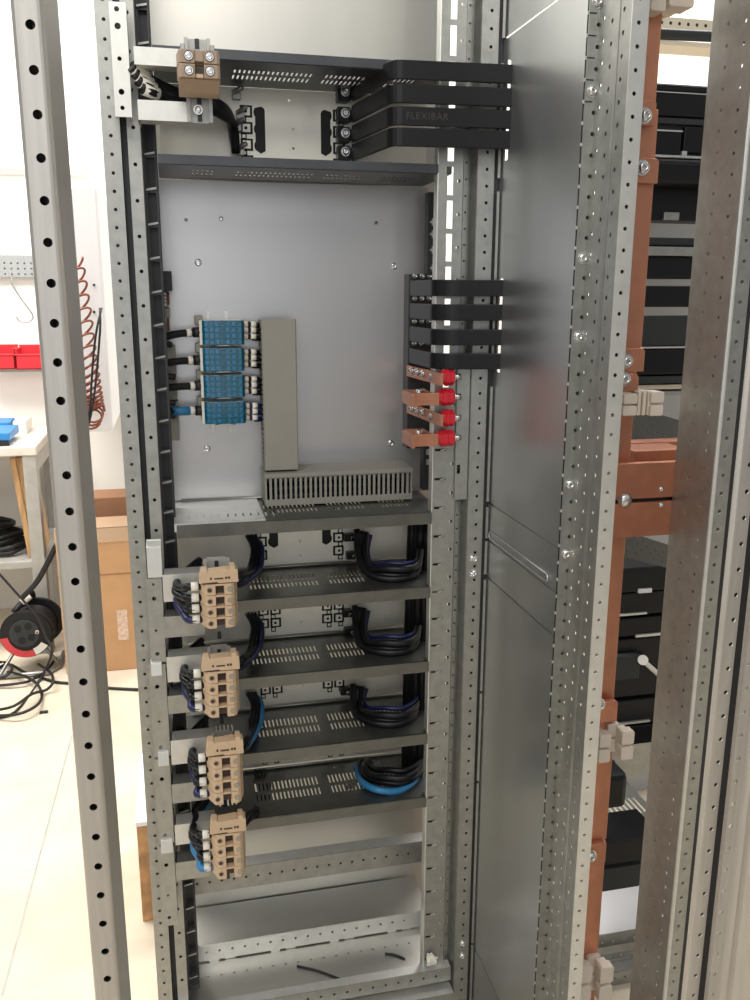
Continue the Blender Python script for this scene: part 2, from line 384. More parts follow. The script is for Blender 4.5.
# breaker mounting plates between the trays, with black clip cut-outs
def breaker_plate(za, zb, rows_from, lab, u0, u1):
    y = 1.536
    x0, x1 = u0, u1
    t = thing('breaker_mounting_plate', ((x0+x1)/2, y, za), lab, 'mounting plate', 'breaker mounting plates')
    xm = wy(293, 130, y).x
    hs = [circ(xm-x0+dx, rows_from-za-dz, .0022, 8) for dx, dz in ((-.006, -.012), (-.0, .032), (0, .062), (0.0, .09), (.04, .105), (-.04, .105)) if za+.006 < rows_from-dz < zb-.004]
    m = MB(); m.sheet((x0, y, za), X_, Z_, x1-x0, zb-za, hs, .0015); m.build('plate_sheet', 'bplate', t)
    for s in (-1, 1):
        ex = .0545 if za > 1.2 else .049                                   # scalloped pad
        zt = rows_from; zb2 = max(za+.004, zt-.072)
        m = MB(); n = 8; pts = []
        xo = xm+s*(ex-.008); xi2 = xm+s*(ex+.004)
        if zt-zb2 > .03 and za > .9:
            pts = [(xo, zb2+.004), (xo, zt-.006)]+[(xo+s*(.007-.007*math.cos(a)), zt-.006+.006*math.sin(a)) for a in (.5, 1.1, 1.57, 2.2)]
            zc = zt-.009; step = .0255
            while zc > zb2+.004:
                pts += [(xi2+s*.0065*math.cos(a), zc+.0085*math.sin(a)) for a in (.9, .45, 0, -.45, -.9) if zc+.0085*math.sin(a) > zb2]
                zc -= step
            pts += [(xo+s*.008, zb2)]
            m.prism(pts, 'y', y-.0028, y-.0014); m.build('clip_pad', 'black', t)
        # chain of square clips
        for off in ((.0225,) if za > .9 else (.0, .0225)):
            zc = zt-.008
            while zc-.009 > za:
                x = xm+s*(ex+off); big = .0100
                m = MB(); m.box(x-big, x+big, y-.0030, y-.0014, zc-.0092, zc+.0092)
                sub = m.build('square_clip', 'black', t)
                c = MB(); c.box(x-.0062, x+.0062, y-.0036, y-.0029, zc-.0062, zc+.0062); c.build('clip_plate', 'bplate', sub)
                d = MB(); d.prism(circ(x+.001*s, zc, .0026, 8), 'y', y-.0042, y-.0035); d.build('clip_hole', 'black', sub)
                z2 = zc-.01275
                if z2-.004 > za:
                    m = MB(); m.box(x+s*.004-.005, x+s*.004+.004, y-.0030, y-.0014, z2-.005, z2+.005); s2 = m.build('small_clip', 'black', t)
                    c = MB(); c.box(x+s*.004-.003, x+s*.004+.002, y-.0036, y-.0029, z2-.0025, z2+.0025); c.build('clip_plate', 'bplate', s2)
                zc -= .0255
breaker_plate(1.583, 1.7235, wy(260, 107, 1.536).z, 'zinc breaker plate with black clips between the two top trays', .0, .446)
for (za, zb), lab in zip(((.91, 1.028), (.771, .880), (.630, .742), (.501, .601)),
        ('zinc breaker plate with black clips below the slotted grey trunking', 'zinc breaker plate with black clips above the second lower tray',
         'zinc breaker plate with a low row of black clips above the third lower tray', 'shadowed zinc breaker plate above the lowest tray')):
    breaker_plate(za, zb, za+(.105 if za > .9 else .085 if za > .7 else .066 if za > .6 else .03), lab, .0, .446)

# big mounting plate
MPY = 1.535
x0, x1 = -.03, .450
mp = thing('mounting_plate', (.2, MPY, 1.04), 'large plain zinc mounting plate behind the blue terminals and grey trunking', 'mounting plate')
def mph(u, v): p = wy(u, v, MPY); return p
m = MB(); hs = [circ(p.x-x0, p.z-1.038, .003, 8) for p in (mph(186, 220), mph(376, 223))]
m.sheet((x0, MPY, 1.038), X_, Z_, x1-x0, 1.578-1.038, hs, .002); m.build('plate_sheet', 'plate', mp)
for u, v in ((198, 262.5), (393.5, 266), (390.5, 443), (207, 448.5), (221, 219)):
    bolt(mph(u, v), -Y_, .0062 if u != 221 else .004, .004, mp)

# lower rear rail, base tray and front sill
def rail(y, za, zb, lab, nm, pitch=.025, r=.0026, dz=.5, mt='galv', x0=-.04, x1=.462, fold=.02):
    t = thing(nm, ((x0+x1)/2, y, za), lab, 'rail')
    m = MB(); h = zb-za
    m.sheet((x0, y, za), X_, Z_, x1-x0, h, [circ(.015+pitch*k, h*dz, r, 8) for k in range(int((x1-x0-.02)/pitch))], .0015)
    m.build('perforated_face', mt, t)
    m = MB(); m.box(x0, x1, y+.003, y+.0045, za, zb-.002); m.build('dark_backing', 'dark', t)  # dark sheet added behind the face as shade in the rail holes
    m = MB(); m.sheet((x0, y, zb-.0015), X_, Y_, x1-x0, fold, (), .0015); m.build('top_fold', 'bright', t)
    return t
y = 1.50
zt, zb = wy(280, 861, y).z, wy(280, 882, y).z
rail(y, zb, zt, 'perforated rear cross rail low in the cabinet behind the lowest terminal block', 'cross_rail', .0235, fold=.03)
# base: floor tray with a perforated rear kick strip and two front sills
zb = .118
bt = thing('base_tray', (.2, YF+.05, zb), 'shallow perforated zinc tray on the cabinet floor holding two black wire scraps', 'tray')
m = MB(); m.sheet((-.045, YF-.01, zb), X_, Y_, .507, .22, [circ(.03+.025*k, .085, .0025, 8) for k in range(18)], .0015); m.build('tray_deck', 'rear', bt)
m = MB(); ol = [(0, 0)]
for k in range(4):
    a = .06+.12*k; ol += [(a, 0), (a, -.003), (a+.018, -.003), (a+.018, 0), (a+.03, 0), (a+.03, -.002), (a+.05, -.002), (a+.05, 0)]
ol += [(.507, 0), (.507, .034), (0, .034)]
m.sheet((-.045, YF+.115, zb+.0045), X_, Z_, 0, 0, [circ(.03+.025*k, .02, .0025, 8) for k in range(18)], .0015, ol); m.build('kick_strip', 'bright', bt)
m = MB(); m.sheet((-.045, YF+.115, zb+.0385), X_, Y_, .507, .11, (), .0015); m.build('rear_ledge', 'rear', bt)
rail(YF-.012, .098, .127, 'perforated front sill at the very bottom of the cabinet opening', 'front_sill', mt='galv', fold=.02, x0=-.05, x1=.47)
rail(YF-.035, .055, .088, 'lower perforated sill under the front edge of the cabinet', 'front_sill', mt='galv', fold=.03, x0=-.05, x1=.47)
def scrap(a, b, lab):
    m = MB(); pa, pb = wz(*a, zb+.0035), wz(*b, zb+.0035); mid = (pa+pb)/2+Vector((0, .004, 0))
    m.tube([pa, mid, pb], .0021, 8); tag(m.build('wire_scrap', 'rubber'), lab, 'wire scrap')
scrap((297, 966), (340, 979), 'longer black wire scrap lying diagonally on the base tray')
scrap((385, 953.5), (405, 959), 'short black curved wire scrap near the right end of the base tray')
# white plastic scrap at the foot of the right upright
p = wy(430, 960, YF-.004); m = MB()
pts = []
for i in range(5):
    for j in range(4): pts.append(p+Vector((-.008+.005*i+.003*random.random(), -.004*random.random()-.003*(j % 2), -.012+.010*j+.003*random.random()-.004*(i > 2)*j)))
m.add(pts, [(i*4+j, (i+1)*4+j, (i+1)*4+j+1, i*4+j+1) for i in range(4) for j in range(3)])
o = m.build('plastic_scrap', 'white'); sm = o.modifiers.new('t', 'SOLIDIFY'); sm.thickness = .0015
tag(o, 'crumpled white plastic scrap at the foot of the right upright', 'scrap')
# ================================================================ terminal brackets on the left
def din_rail(m, xc, y, z0, z1, w=.035):
    prof = [(-.0175, -.001), (-.0125, -.001), (-.0125, .0065), (.0125, .0065), (.0125, -.001), (.0175, -.001)]
    k = w/.035
    m.strip([(xc+a*k, y+b) for a, b in prof], z0, z1, .0012)
YB = 1.34
def bracket(plate_uv, cap_uv, arms, rail_uv, lab, holes):
    u0, v0, u1, v1 = plate_uv
    x0, x1, z0, z1 = rect(u0, v0, u1, v1, YB)
    t = thing('terminal_bracket', (x0, YB, z0), lab, 'bracket', 'terminal brackets')
    m = MB()
    hs = [circ((x1-x0)*.45, wy((u0+u1)/2, v, YB).z-z0, r, 10) for v, r in holes]
    m.sheet((x0, YB, z0), X_, Z_, x1-x0, z1-z0, hs, .002)
    m.strip([(x1, YB), (x1, YB+.03)], z0, z1, .002)
    m.strip([(x0, YB), (x0, YB+.012)], z0, z1, -.002)
    m.build('bracket_plate', 'bright' if not cap_uv else 'galv', t)
    if cap_uv:
        a0, a1, c0, c1 = rect(*cap_uv, YB-.006)
        m = MB(); m.prism([(YB+.012, c1+.008), (YB+.012, c1+.006), (YB-.006, c1), (YB-.010, c0), (YB-.002, c0), (YB+.002, c1-.003)], 'x', a0, a1)
        m.build('bent_tongue', 'bright', t, .0006)
    for i, (a, b, c, d, ya) in enumerate(arms):
        q0, q1, w0, w1 = rect(a, b, c, d, ya)
        m = MB(); m.sheet((q0, ya, w0), X_, Z_, q1-q0, w1-w0, (), .0018)
        m.sheet((q0, ya, w1-.0018), X_, Y_, q1-q0, .03, (), .0018); m.sheet((q0, ya, w0), X_, Y_, q1-q0, .03, (), .0018)
        m.box(q0, q0+.002, ya, YF+.01, w0, w1)
        m.build('bracket_arm', 'bright' if i == 0 or len(rail_uv) > 4 else 'galv', t)
    xr0, xr1, r0, r1 = rect(*rail_uv[:4], 1.315)
    if cap_uv: r0 += .030
    m = MB(); din_rail(m, (xr0+xr1)/2, 1.315, r0, r1, xr1-xr0); dr = m.build('din_rail', 'bright' if cap_uv else 'galv', t)
    for v_ in (rail_uv[3]-5, rail_uv[3]-22, rail_uv[1]+6):
        p_ = wy((rail_uv[0]+rail_uv[2])/2, v_, 1.322); m = MB(); m.box((xr0+xr1)/2-.003, (xr0+xr1)/2+.003, 1.3195, 1.3222, p_.z-.006, p_.z+.006); m.build('rail_slot', 'dark', dr)
    return t, (xr0+xr1)/2, r0, r1
def beige_block(face_uv, yb, lab, npole=4):
    """terminal block standing on its rail; front face given, back at yb"""
    yf = 1.262
    x0, x1, z0, z1 = rect(*face_uv, yf)
    t = thing('terminal_block', ((x0+x1)/2, yb, z0), lab, 'terminal block', 'four-pole beige terminal blocks')
    w = x1-x0; h = z1-z0; cap = h*.225; hb = h-cap; p = hb/npole; xc = x0+w*.52
    for k in range(npole):
        za = z0+p*k
        m = MB()
        # plan outline of one pole: chamfered flanks, slot for the wire entry in the middle
        e = w*.115
        out = [(x0+w*.04, yb), (x0, yf+.022), (x0+w*.16, yf+.003), (x0+w*.22, yf), (xc-e, yf), (xc-e, yf+.012), (xc+e, yf+.012), (xc+e, yf), (x1-w*.18, yf), (x1-w*.10, yf+.004), (x1, yf+.024), (x1-w*.04, yb)]
        m.prism(out, 'z', za+.0004, za+p-.0004)
        m.box(xc-e, xc+e, yf+.001, yf+.013, za+p*.82, za+p-.0004)      # bridge above the entry
        s = m.build('pole_body', 'beige', t, .0005)
        m = MB(); m.box(xc-e*.92, xc+e*.92, yf+.0112, yf+.0125, za+.001, za+p*.8); m.build('wire_entry', 'entry', s)
        for sx in (xc-w*.27, xc+w*.27):
            c = Vector((sx, yf-.0002, za+p*.5)); b = MB(); n = 14
            b.add([c+Vector((math.cos(2*math.pi*i/n)*r, d, math.sin(2*math.pi*i/n)*r)) for r, d in ((.0046, 0), (.0034, -.0008), (.0030, .0004)) for i in range(n)],
                  [(j*n+i, j*n+(i+1) % n, (j+1)*n+(i+1) % n, (j+1)*n+i) for j in (0, 1) for i in range(n)], True)
            rim = b.build('screw_collar', 'tan', s)
            b = MB(); b.cyl(c+Vector((0, -.0008, 0)), c+Vector((0, .001, 0)), .0031, 14); sc_ = b.build('screw', 'galv' if sx > xc else 'entry', s)
    m = MB(); za = z0+hb
    ol = [(x0-.001, za+.002), (x0+w*.45, za+.003), (x0+w*.5, za+.001), (x1+.001, za+.001), (x1+.0005, z1), (x1-w*.06, z1+.001), (x1-w*.06, z1+.006), (x1-w*.2, z1+.006), (x1-w*.2, z1), (x1-w*.28, z1+.001), (x0+w*.22, z1-.001), (x0+w*.2, z1+.002), (x0+w*.05, z1+.002), (x0+w*.02, z1-.004)]
    m.prism(ol, 'y', yf+.001, yf+.022)
    c = m.build('end_cap', 'beige', t, .0006)
    m = MB()
    for a, b in ((.27, .32), (.38, .62), (.67, .72), (.74, .80)): m.box(x0+w*a, x0+w*b, yf+.0004, yf+.002, za+cap*.36, za+cap*(.52 if a != .38 else .46))
    m.build('moulded_mark', 'entry', c)
    m = MB(); m.box(x0+w*.05, x1-w*.05, yf+.003, yb-.002, za-.0004, za+.003); m.build('cap_gap', 'entry', t)
    return t, x0, x1, z0, hb, p
def ferrule_wire(path, r, m_, lab, grp, fer=True, cat='wire', nm='wire', fm='white', fl=.016, fr=1.35):
    m = MB(); m.tube(path, r, 8); o = m.build(nm, m_)
    if fer:
        a, b = Vector(path[0]), Vector(path[1]); d = (b-a).normalized()
        f = MB(); f.cyl(a+d*.004, a+d*(.004+fl), r*fr, 12); f.build('wire_marker', fm, o)
    return tag(o, lab, cat, grp)
# --- top bracket with the two-pole brown block
x_arm = [(134, 48, 184, 66, 1.318), (138, 101, 188, 121, 1.318)]
t, xr, r0, r1 = bracket((112, 2.5, 129, 117), None, x_arm, (185.5, 38, 211.5, 122, 1), 'pale bracket with two white-lit channel arms at the top left of the cabinet', [(9.5, .0035), (26.5, .0043), (59, .003), (92, .004), (108, .003)])
b = MB(); 
for v in (110,): bolt(wy(198, v, 1.318), -Y_, .005, .004, t, name='rail_screw')
yf = 1.25
x0, x1, z0, z1 = rect(177, 49, 221.5, 78, yf)
tb = thing('terminal_block', (xr, 1.313, z0), 'brown-beige two-pole terminal block on the short rail at the top left', 'terminal block')
w = x1-x0; xc = (x0+x1)/2; hh = z1-z0
for k in (0, 1):
    za = z0+hh/2*k; m = MB(); e = w*.1
    m.prism([(x0+w*.06, 1.313), (x0, yf+.03), (x0+w*.04, yf+.004), (x0+w*.1, yf), (xc-e, yf), (xc-e, yf+.012), (xc+e, yf+.012), (xc+e, yf), (x1-w*.1, yf), (x1-w*.04, yf+.004), (x1, yf+.03), (x1-w*.06, 1.313)], 'z', za+.0004, za+hh/2-.0004)
    if k: m.box(xc-e, xc+e, yf+.002, yf+.013, za+.003, za+hh/2-.001)
    s = m.build('pole_body', 'tan', tb, .001)
    if not k:
        m = MB(); m.box(xc-e*.95, xc+e*.95, yf+.0105, yf+.0125, za+hh*.18, za+hh*.42); m.build('wire_entry', 'entry', s)
        m = MB(); m.box(xc-e*.8, xc+e*.8, yf+.003, yf+.0122, za+.001, za+hh*.16); m.build('marker_tab', 'beige', s)
    for sx in (-1, 1):
        c = Vector((xc+sx*w*.235, yf+.0002, za+hh*.25)); b = MB(); b.cyl(c, c+Vector((0, -.0012, 0)), .0062, 16); col = b.build('screw_collar', 'entry', s)
        bolt(c+Vector((0, -.0008, 0)), -Y_, .0042, .0015, s, name='screw')
m = MB(); m.prism([(yf+.006, z0), (yf+.03, z0-.012), (1.313, z0-.012), (1.313, z0)], 'x', x0+.002, x1-.002); m.build('end_cap', 'tan', tb, .001)
m = MB(); m.box(x0+.006, x0+.012, 1.29, 1.313, z1, z1+.016); m.box(x1-.012, x1-.006, 1.29, 1.313, z1, z1+.016); m.box(x0+.015, x1-.016, 1.30, 1.312, z1, z1+.008); m.build('rail_foot', 'galv', tb, .001)
# wires of the top block: four sleeved wires dropping to the first breaker plate
for k in range(4):
    o = 4.5*k
    pa = wy(131+o*.7, 66+o*1.6, 1.335); pb = wy(147+o*.8, 78+o*1.2, 1.35)
    pts = [pa, pb, wy(170+2*k, 90+o*.8, 1.39), wy(200+2*k, 100+o*.55, 1.42), wy(218+2*k, 104+o*.9, 1.46), wy(227+2*k, 112+o, 1.50), wy(233+k, 126+9*k, 1.515)]
    ferrule_wire(pts, .0078, 'black', 'black wire with a pale end sleeve in the bundle behind the top left terminal block', 'wires behind the top terminal block', fl=.024, fr=1.10)
lugs = [(236, 96), (240, 116), (237, 128), (240, 152)]
for i, (u, v) in enumerate(lugs):
    p = wy(u, v, 1.525); m = MB(); m.box(p.x-.006, p.x+.007, p.y-.004, p.y+.010, p.z-.005, p.z+.006); m.tube([p+Vector((-.005, -.002, .004)), p+Vector((.010, -.012, .012))], .004, 8, False)
    tag(m.build('cable_lug', 'galv', None, .0008), 'small metal lug at the left edge of the top breaker plate, ' + ('highest', 'second highest', 'second lowest', 'lowest')[i] + ' of four', 'cable lug', 'lugs on the top breaker plate')

# --- four lower brackets, blocks and their wires
low = [
 dict(plate=(148.5, 578, 164, 662), cap=(147, 547, 162, 577), arms=[(163, 573, 212, 600, 1.325), (164, 615, 205, 636, 1.325)], rail=(205, 558, 231, 640), face=(200.5, 571, 238.5, 628.5)),
 dict(plate=(151, 664, 168, 756), cap=(151, 663, 162, 675), arms=[(167, 655, 212, 680, 1.325), (168, 694, 205, 712, 1.325)], rail=(209, 646, 232, 725), face=(203, 658, 240, 717.5)),
 dict(plate=(156, 758, 172, 843), cap=(158, 752, 169, 765), arms=[(171, 738, 216, 762, 1.325), (172, 782, 208, 801, 1.325)], rail=(213, 732, 234, 808), face=(207.5, 742, 244, 804.5)),
 dict(plate=(160.5, 845, 176, 925), cap=(161, 840, 173, 852), arms=[(175, 822, 216, 842, 1.325), (176, 860, 210, 878, 1.325)], rail=(216, 818, 238, 880), face=(211.5, 821, 246.5, 878.5))]
ordn = ['uppermost', 'second', 'third', 'lowest']
side = [1, 0, 0, 0]
for i, d in enumerate(low):
    u0, v0, u1, v1 = d['plate']
    hl = [(v0+(v1-v0)*q, r) for q, r in ((.07, .0022), (.24, .0036), (.62, .0022), (.90, .0034))]
    bracket(d['plate'], d['cap'], d['arms'], d['rail'], 'folded steel bracket carrying the %s of the four lower beige terminal blocks' % ordn[i], hl)
    t, x0, x1, z0, hb, p = beige_block(d['face'], 1.3135, 'beige four-pole terminal block, %s of the four stacked at the lower left' % ordn[i])
    yw = 1.285
    for k in range(4):
        zc = z0+p*(3.5-k); mm = 'lblue' if (k == 3 and i == 3) else 'bluew' if k == 3 else 'black'
        xl = wy((177, 180, 184, 181)[i]-2*(k % 2), 600, 1.31).x
        zm = z0+p*2; zt_ = z0+p*3.6; dz = zc-zm
        pts = [(x0+.002, yw, zc), (x0-.018, yw, zc), (xl+.012, yw+.008+.003*k, zm+dz*.82), (xl+.001*k, yw+.028, zm+.006+dz*.55), (xl+.006, yw+.055, zm+.014+dz*.45), (x0-.022, yw+.085, zt_-.006-.007*k), (x0+.004, yw+.13, zt_-.008*k)]
        ferrule_wire(pts, .0060, mm, ('%s wire looping left of the %s lower beige terminal block' % ({'black': 'black', 'bluew': 'dark blue', 'lblue': 'light blue'}[mm], ordn[i])), 'wires left of the lower blocks' if mm == 'black' else None, fl=.011, fr=1.15)
        if i == 3:
            m = MB(); m.box(x0-.005, x0+.001, yw-.005, yw+.005, zc-.0055, zc+.0055)
            tag(m.build('wire_clamp', 'brownp', None, .0008), 'red-brown clamp at the left of the lowest beige terminal block, ' + ordn[k] + ' of four', 'clamp', 'red-brown clamps')
    # right-hand bundle: from the block back up to the plate
    tops = [(252, 535), (252, 613), (252, 692), (259, 770)]
    for k in range(4):
        mm = 'black' if k < 3 else ('lblue' if i == 2 else 'bluew' if i < 2 else 'black')
        u, v = tops[i]
        a = Vector((x1-.002, yw+.010+.004*k, z0+hb-.004-.012*(k % 2)))
        b = wy(u+3.5*k-5, v+(5 if k == 3 else 0), 1.515)
        pts = [a, a+Vector((.014, .03, .000-.004*k)), wy(u-3+3*k+(2 if k == 3 else 0), v+34, 1.46), wy(u+1+3*k, v+14, 1.50), b]
        ferrule_wire(pts, .0044, mm, '%s wire in the bundle right of the %s lower beige terminal block' % ({'black': 'black', 'bluew': 'dark blue', 'lblue': 'light blue'}[mm], ordn[i]), 'wires right of the lower blocks' if mm == 'black' else None, fer=False)
    # bundle on the right of each bay, hanging in a curve to the vertical harness
    ur = [(357, 530), (355, 606), (353, 684), (357, 760)][i]
    for k in range(4):
        u, v = ur; mm = ('lblue' if i == 3 and k == 0 else 'bluew' if i < 3 and k == 3 else 'black')
        dv = 0 if i < 3 else -4
        lo = [(1.475, 22), (1.445, 40), (1.415, 51), (1.405, 54), (1.425, 43), (1.45, 24)]
        du = [1, 7, 24, 45, 59, 63]; zd = [1.036, .903, .764, .623, .494][i+1]
        pts = [wy(u+4.5*k, v+1.5*k, 1.50)]
        for (yy, dv_), uu in zip(lo, du):
            q = wy(u+uu+3.2*k*(1-uu/70), v+dv_*(1 if i < 3 else .85), yy+.006*k*(k % 2)); q.z = max(q.z, zd+.008+.009*(k//2)); q.z += .004*k*(uu > 20); pts.append(q)
        if mm == 'lblue': pts = [wy(357, 766, 1.50), wy(359, 778, 1.46), wy(366, 785, 1.42), wy(380, 790.5, 1.395), wy(398, 791, 1.40), wy(412, 784, 1.42), wy(417, 777, 1.44)]
        ferrule_wire(pts, .0066 if mm == 'black' else .0066 if mm == 'lblue' else .0045, mm, '%s cable hanging in a curve at the right of the %s lower bay' % ({'black': 'black', 'bluew': 'dark blue', 'lblue': 'light blue'}[mm], ordn[i]), 'cables curving in the lower bays' if mm == 'black' else None, fer=False, cat='cable', nm='cable')
    for k in range(2):
        p = wy(ur[0]-6+2*k, ur[1]+8+18*k, 1.520); m = MB(); m.box(p.x-.012, p.x+.006, p.y, p.y+.014, p.z-.007, p.z+.007)
        o = m.build('connector', 'black', None, .001); tag(o, 'black connector at the right of the %s lower breaker plate, %s one' % (ordn[i], ('upper', 'lower')[k]), 'connector', 'connectors on the breaker plates')
        m = MB(); m.cyl(p+Vector((0, 0, .001)), p+Vector((.002, -.012, .001)), .0035, 10); m.build('connector_screw', 'bolt', o)
# vertical harness on the right
m = MB()
pt = [wy(427, 520, 1.475), wy(424, 600, 1.475), wy(421, 700, 1.475), wy(419, 782, 1.465)]
for dx, dy in ((-.011, 0), (0, -.006), (.009, .002), (-.003, .009), (.013, .012), (-.016, .011), (-.022, .016)):
    m.tube([q+Vector((dx, dy, 0)) for q in pt], .0105, 10)
tag(m.build('cable_harness', 'black'), 'thick black bundle of cables running down inside the right of the lower bays', 'cable harness')
# wire harness running down at the top right behind the slotted upright
x0, x1, z0, z1 = rect(428, 192, 437, 275, 1.49); m = MB()
m.box(x0, x1, 1.49, 1.512, z0, z1); o = m.build('terminal_strip', 'dgrey', None, .001); tag(o, 'dark upright connector strip between the mounting plate and the right upright', 'connector strip')
for v in (222, 234, 250, 268):
    p = wy(432.5, v, 1.488); b = MB(); b.box(p.x-.004, p.x+.004, 1.487, 1.491, p.z-.002, p.z+.002); b.box(p.x-.001, p.x+.001, 1.486, 1.490, p.z-.006, p.z+.006); b.build('metal_clip', 'bright', o)
x0, x1, z0, z1 = rect(423, 444, 433, 490, 1.47); m = MB(); m.box(x0, x1, 1.47, 1.49, z0, z1); o = m.build('terminal_strip', 'dgrey', None, .001); tag(o, 'dark connector strip below the red insulators', 'connector strip')
for v in (452, 462): 
    p = wy(428, v, 1.468); b = MB(); b.box(p.x-.003, p.x+.003, 1.467, 1.471, p.z-.005, p.z+.005); b.build('metal_clip', 'bright', o)
# ================================================================ blue distribution terminals and grey trunking on the mounting plate
ordb = ['top', 'second', 'third', 'lowest']
x0, x1, z0, z1 = rect(209, 311, 230, 432.5, 1.52)
m = MB(); din_rail(m, (x0+x1)/2, 1.528, z0, z1, x1-x0); tag(m.build('din_rail', 'bright'), 'short upright steel rail behind the four blue terminals', 'rail')
fy = 1.478
faces = [(202.3, 320, 244.3, 345.6), (203, 347.8, 244.5, 372), (203.8, 375, 245, 398.4), (204.8, 401.5, 246, 424.6)]
for i, fc in enumerate(faces):
    x0, x1, z0, z1 = rect(*fc, fy); w = x1-x0; h = z1-z0
    t = thing('blue_terminal', ((x0+x1)/2, 1.525, z0), 'clear blue covered distribution terminal, %s of the column of four' % ordb[i], 'terminal', 'blue terminals')
    m = MB(); m.box(x0+.001, x1-.001, fy+.012, 1.525, z0+.0006, z1-.0006); m.box(x0-.0045, x0+.001, fy+.008, 1.522, z0+.001, z1-.001)
    m.prism([(x0+w*.25, z0-.0012), (x0+w*.75, z0-.0012), (x0+w*.6, z0+.001), (x0+w*.4, z0+.001)], 'y', fy+.004, 1.52)
    m.build('terminal_base', 'white', t, .0006)
    m = MB()
    for a in range(7):
        for b in range(4):
            m.box(x0+w*(.05+.13*a), x0+w*(.05+.13*a+.09), fy+.006+.002*random.random(), fy+.0125, z0+h*(.06+.235*b), z0+h*(.06+.235*b+.17))
    m.build('screw_rows', 'binner', t)
    m = MB(); n = 10
    for a, r in ((.5, .0032), (.68, .0026), (.84, .0026)):
        for b in range(4):
            c = Vector((x0+w*a, fy+.0058, z0+h*(.14+.24*b))); m.cyl(c, c+Vector((0, .004, 0)), r, 10)
    m.build('screw_wells', 'entry', t)
    m = MB(); b_ = .004
    m.prism([(x0, fy+.012), (x0, fy+b_), (x0+b_, fy), (x1-b_, fy), (x1, fy+b_), (x1, fy+.012)], 'z', z0+.0012, z1-.0008); m.build('clear_cover', 'bcover', t, .0006)
    # incoming cable at the left
    pc = wy(fc[0]-2, (332, 360, 385.5, 410.5)[i], 1.495)
    end = wy(162, (338, 364, 388, 411)[i], 1.47)
    mid = wy(180, (333.5, 361, 386.5, 411)[i], 1.485)
    pts = [pc, (pc+mid)/2+Vector((0, 0, .000)), mid, wy(170, (335.5, 362.5, 387.3, 411.3)[i], 1.478), end, end+Vector((-.02, .02, -.008))]
    m = MB(); m.tube(pts, .0062, 10); o = m.build('cable', 'black')
    tag(o, ('black cable with a white marker entering the left of the %s blue terminal' % ordb[i]) if i < 3 else 'black cable with a light blue sleeve entering the lowest blue terminal', 'cable', 'cables into the blue terminals')
    d = (mid-pc).normalized()
    um = (188.5, 190, 192, 192)[i]; a = pc+d*((fc[0]-2-um)*.00175)
    f_ = MB(); f_.cyl(a+d*.004, a-d*.004, .0074, 12); f_.build('wire_marker', 'white', o)
    f_ = MB(); f_.cyl(pc-d*.001, pc+d*.012, .0085, 12); f_.build('cable_gland', 'rubber', o)
    if i == 3:
        q0 = a+d*.004; f_ = MB(); f_.cyl(q0, q0+d*.030, .0076, 12); f_.build('blue_sleeve', 'lblue', o)
    m = MB(); q = wy(fc[0]-4, fc[1]-1, 1.50); m.box(q.x-.006, q.x+.007, 1.50, 1.515, q.z-.010, q.z+.006); m.build('label_holder', 'grey', t, .002)
    # outgoing wires on the right: three each
    for k in range(3):
        v = fc[1]+4.3+(0, 5.8, 12.2)[k]
        a = wy(fc[2]-1, v, 1.50); b = wy(249+4, v+.6, 1.50)
        pts = [a, a+Vector((.010, 0, 0)), a+Vector((.020, .003, -.001-.001*k)), a+Vector((.034, .012, -.004)), a+Vector((.046, .02, -.008))]
        m = MB(); m.tube(pts, .0048, 8); o = m.build('wire', 'bluew' if i == 3 else 'black')
        tag(o, '%s wire with white marker, %s of three right of the %s blue terminal' % ('dark blue' if i == 3 else 'black', ('upper', 'middle', 'lower')[k], ordb[i]), 'wire', 'wires out of the blue terminals')
        f_ = MB(); f_.cyl(a+Vector((.0115, 0, 0)), a+Vector((.0205, .0022, -.0005)), .0054, 10); f_.build('wire_marker', 'white', o)
        f_ = MB(); f_.cyl(a+Vector((.001, 0, 0)), a+Vector((.0075, 0, 0)), .0054, 10); f_.build('end_sleeve', 'comb', o)
# vertical trunking
x0, x1, z0, z1 = rect(263, 319, 297.5, 469, 1.47); z0 -= .002
t = thing('cable_trunking', ((x0+x1)/2, 1.50, z0), 'upright closed grey cable trunking right of the blue terminals', 'trunking')
m = MB(); m.prism([(x0, 1.476), (x0, 1.472), (x0+.002, 1.47), (x1-.002, 1.47), (x1, 1.472), (x1, 1.476)], 'z', z0, z1); m.build('trunking_cover', 'grey', t, .0006)
m = MB(); zz = z0+.006; hs = []
while zz < z1-.012: hs.append(rc(.014, zz-z0, .054, zz-z0+.005)); zz += .0085
m.sheet((x0+.0025, 1.534, z0), -Y_, Z_, .058, z1-z0-.002, hs, .0015)
m.sheet((x1-.003, 1.534, z0), -Y_, Z_, .058, z1-z0-.002, (), .0015)
m.box(x0+.0015, x1-.0015, 1.5335, 1.535, z0, z1-.002); m.build('slotted_trough', 'grey', t)
m = MB()
for k in range(7): m.tube([(x0+.010+.0055*(k % 4), 1.50+.014*(k//4), z0+.004), (x0+.012+.0055*(k % 4), 1.503+.012*(k//4), (z0+z1)/2), (x0+.010+.0055*(k % 4), 1.50+.014*(k//4), z1-.03)], .0045, 8)
m.build('wires_inside', 'black', t)
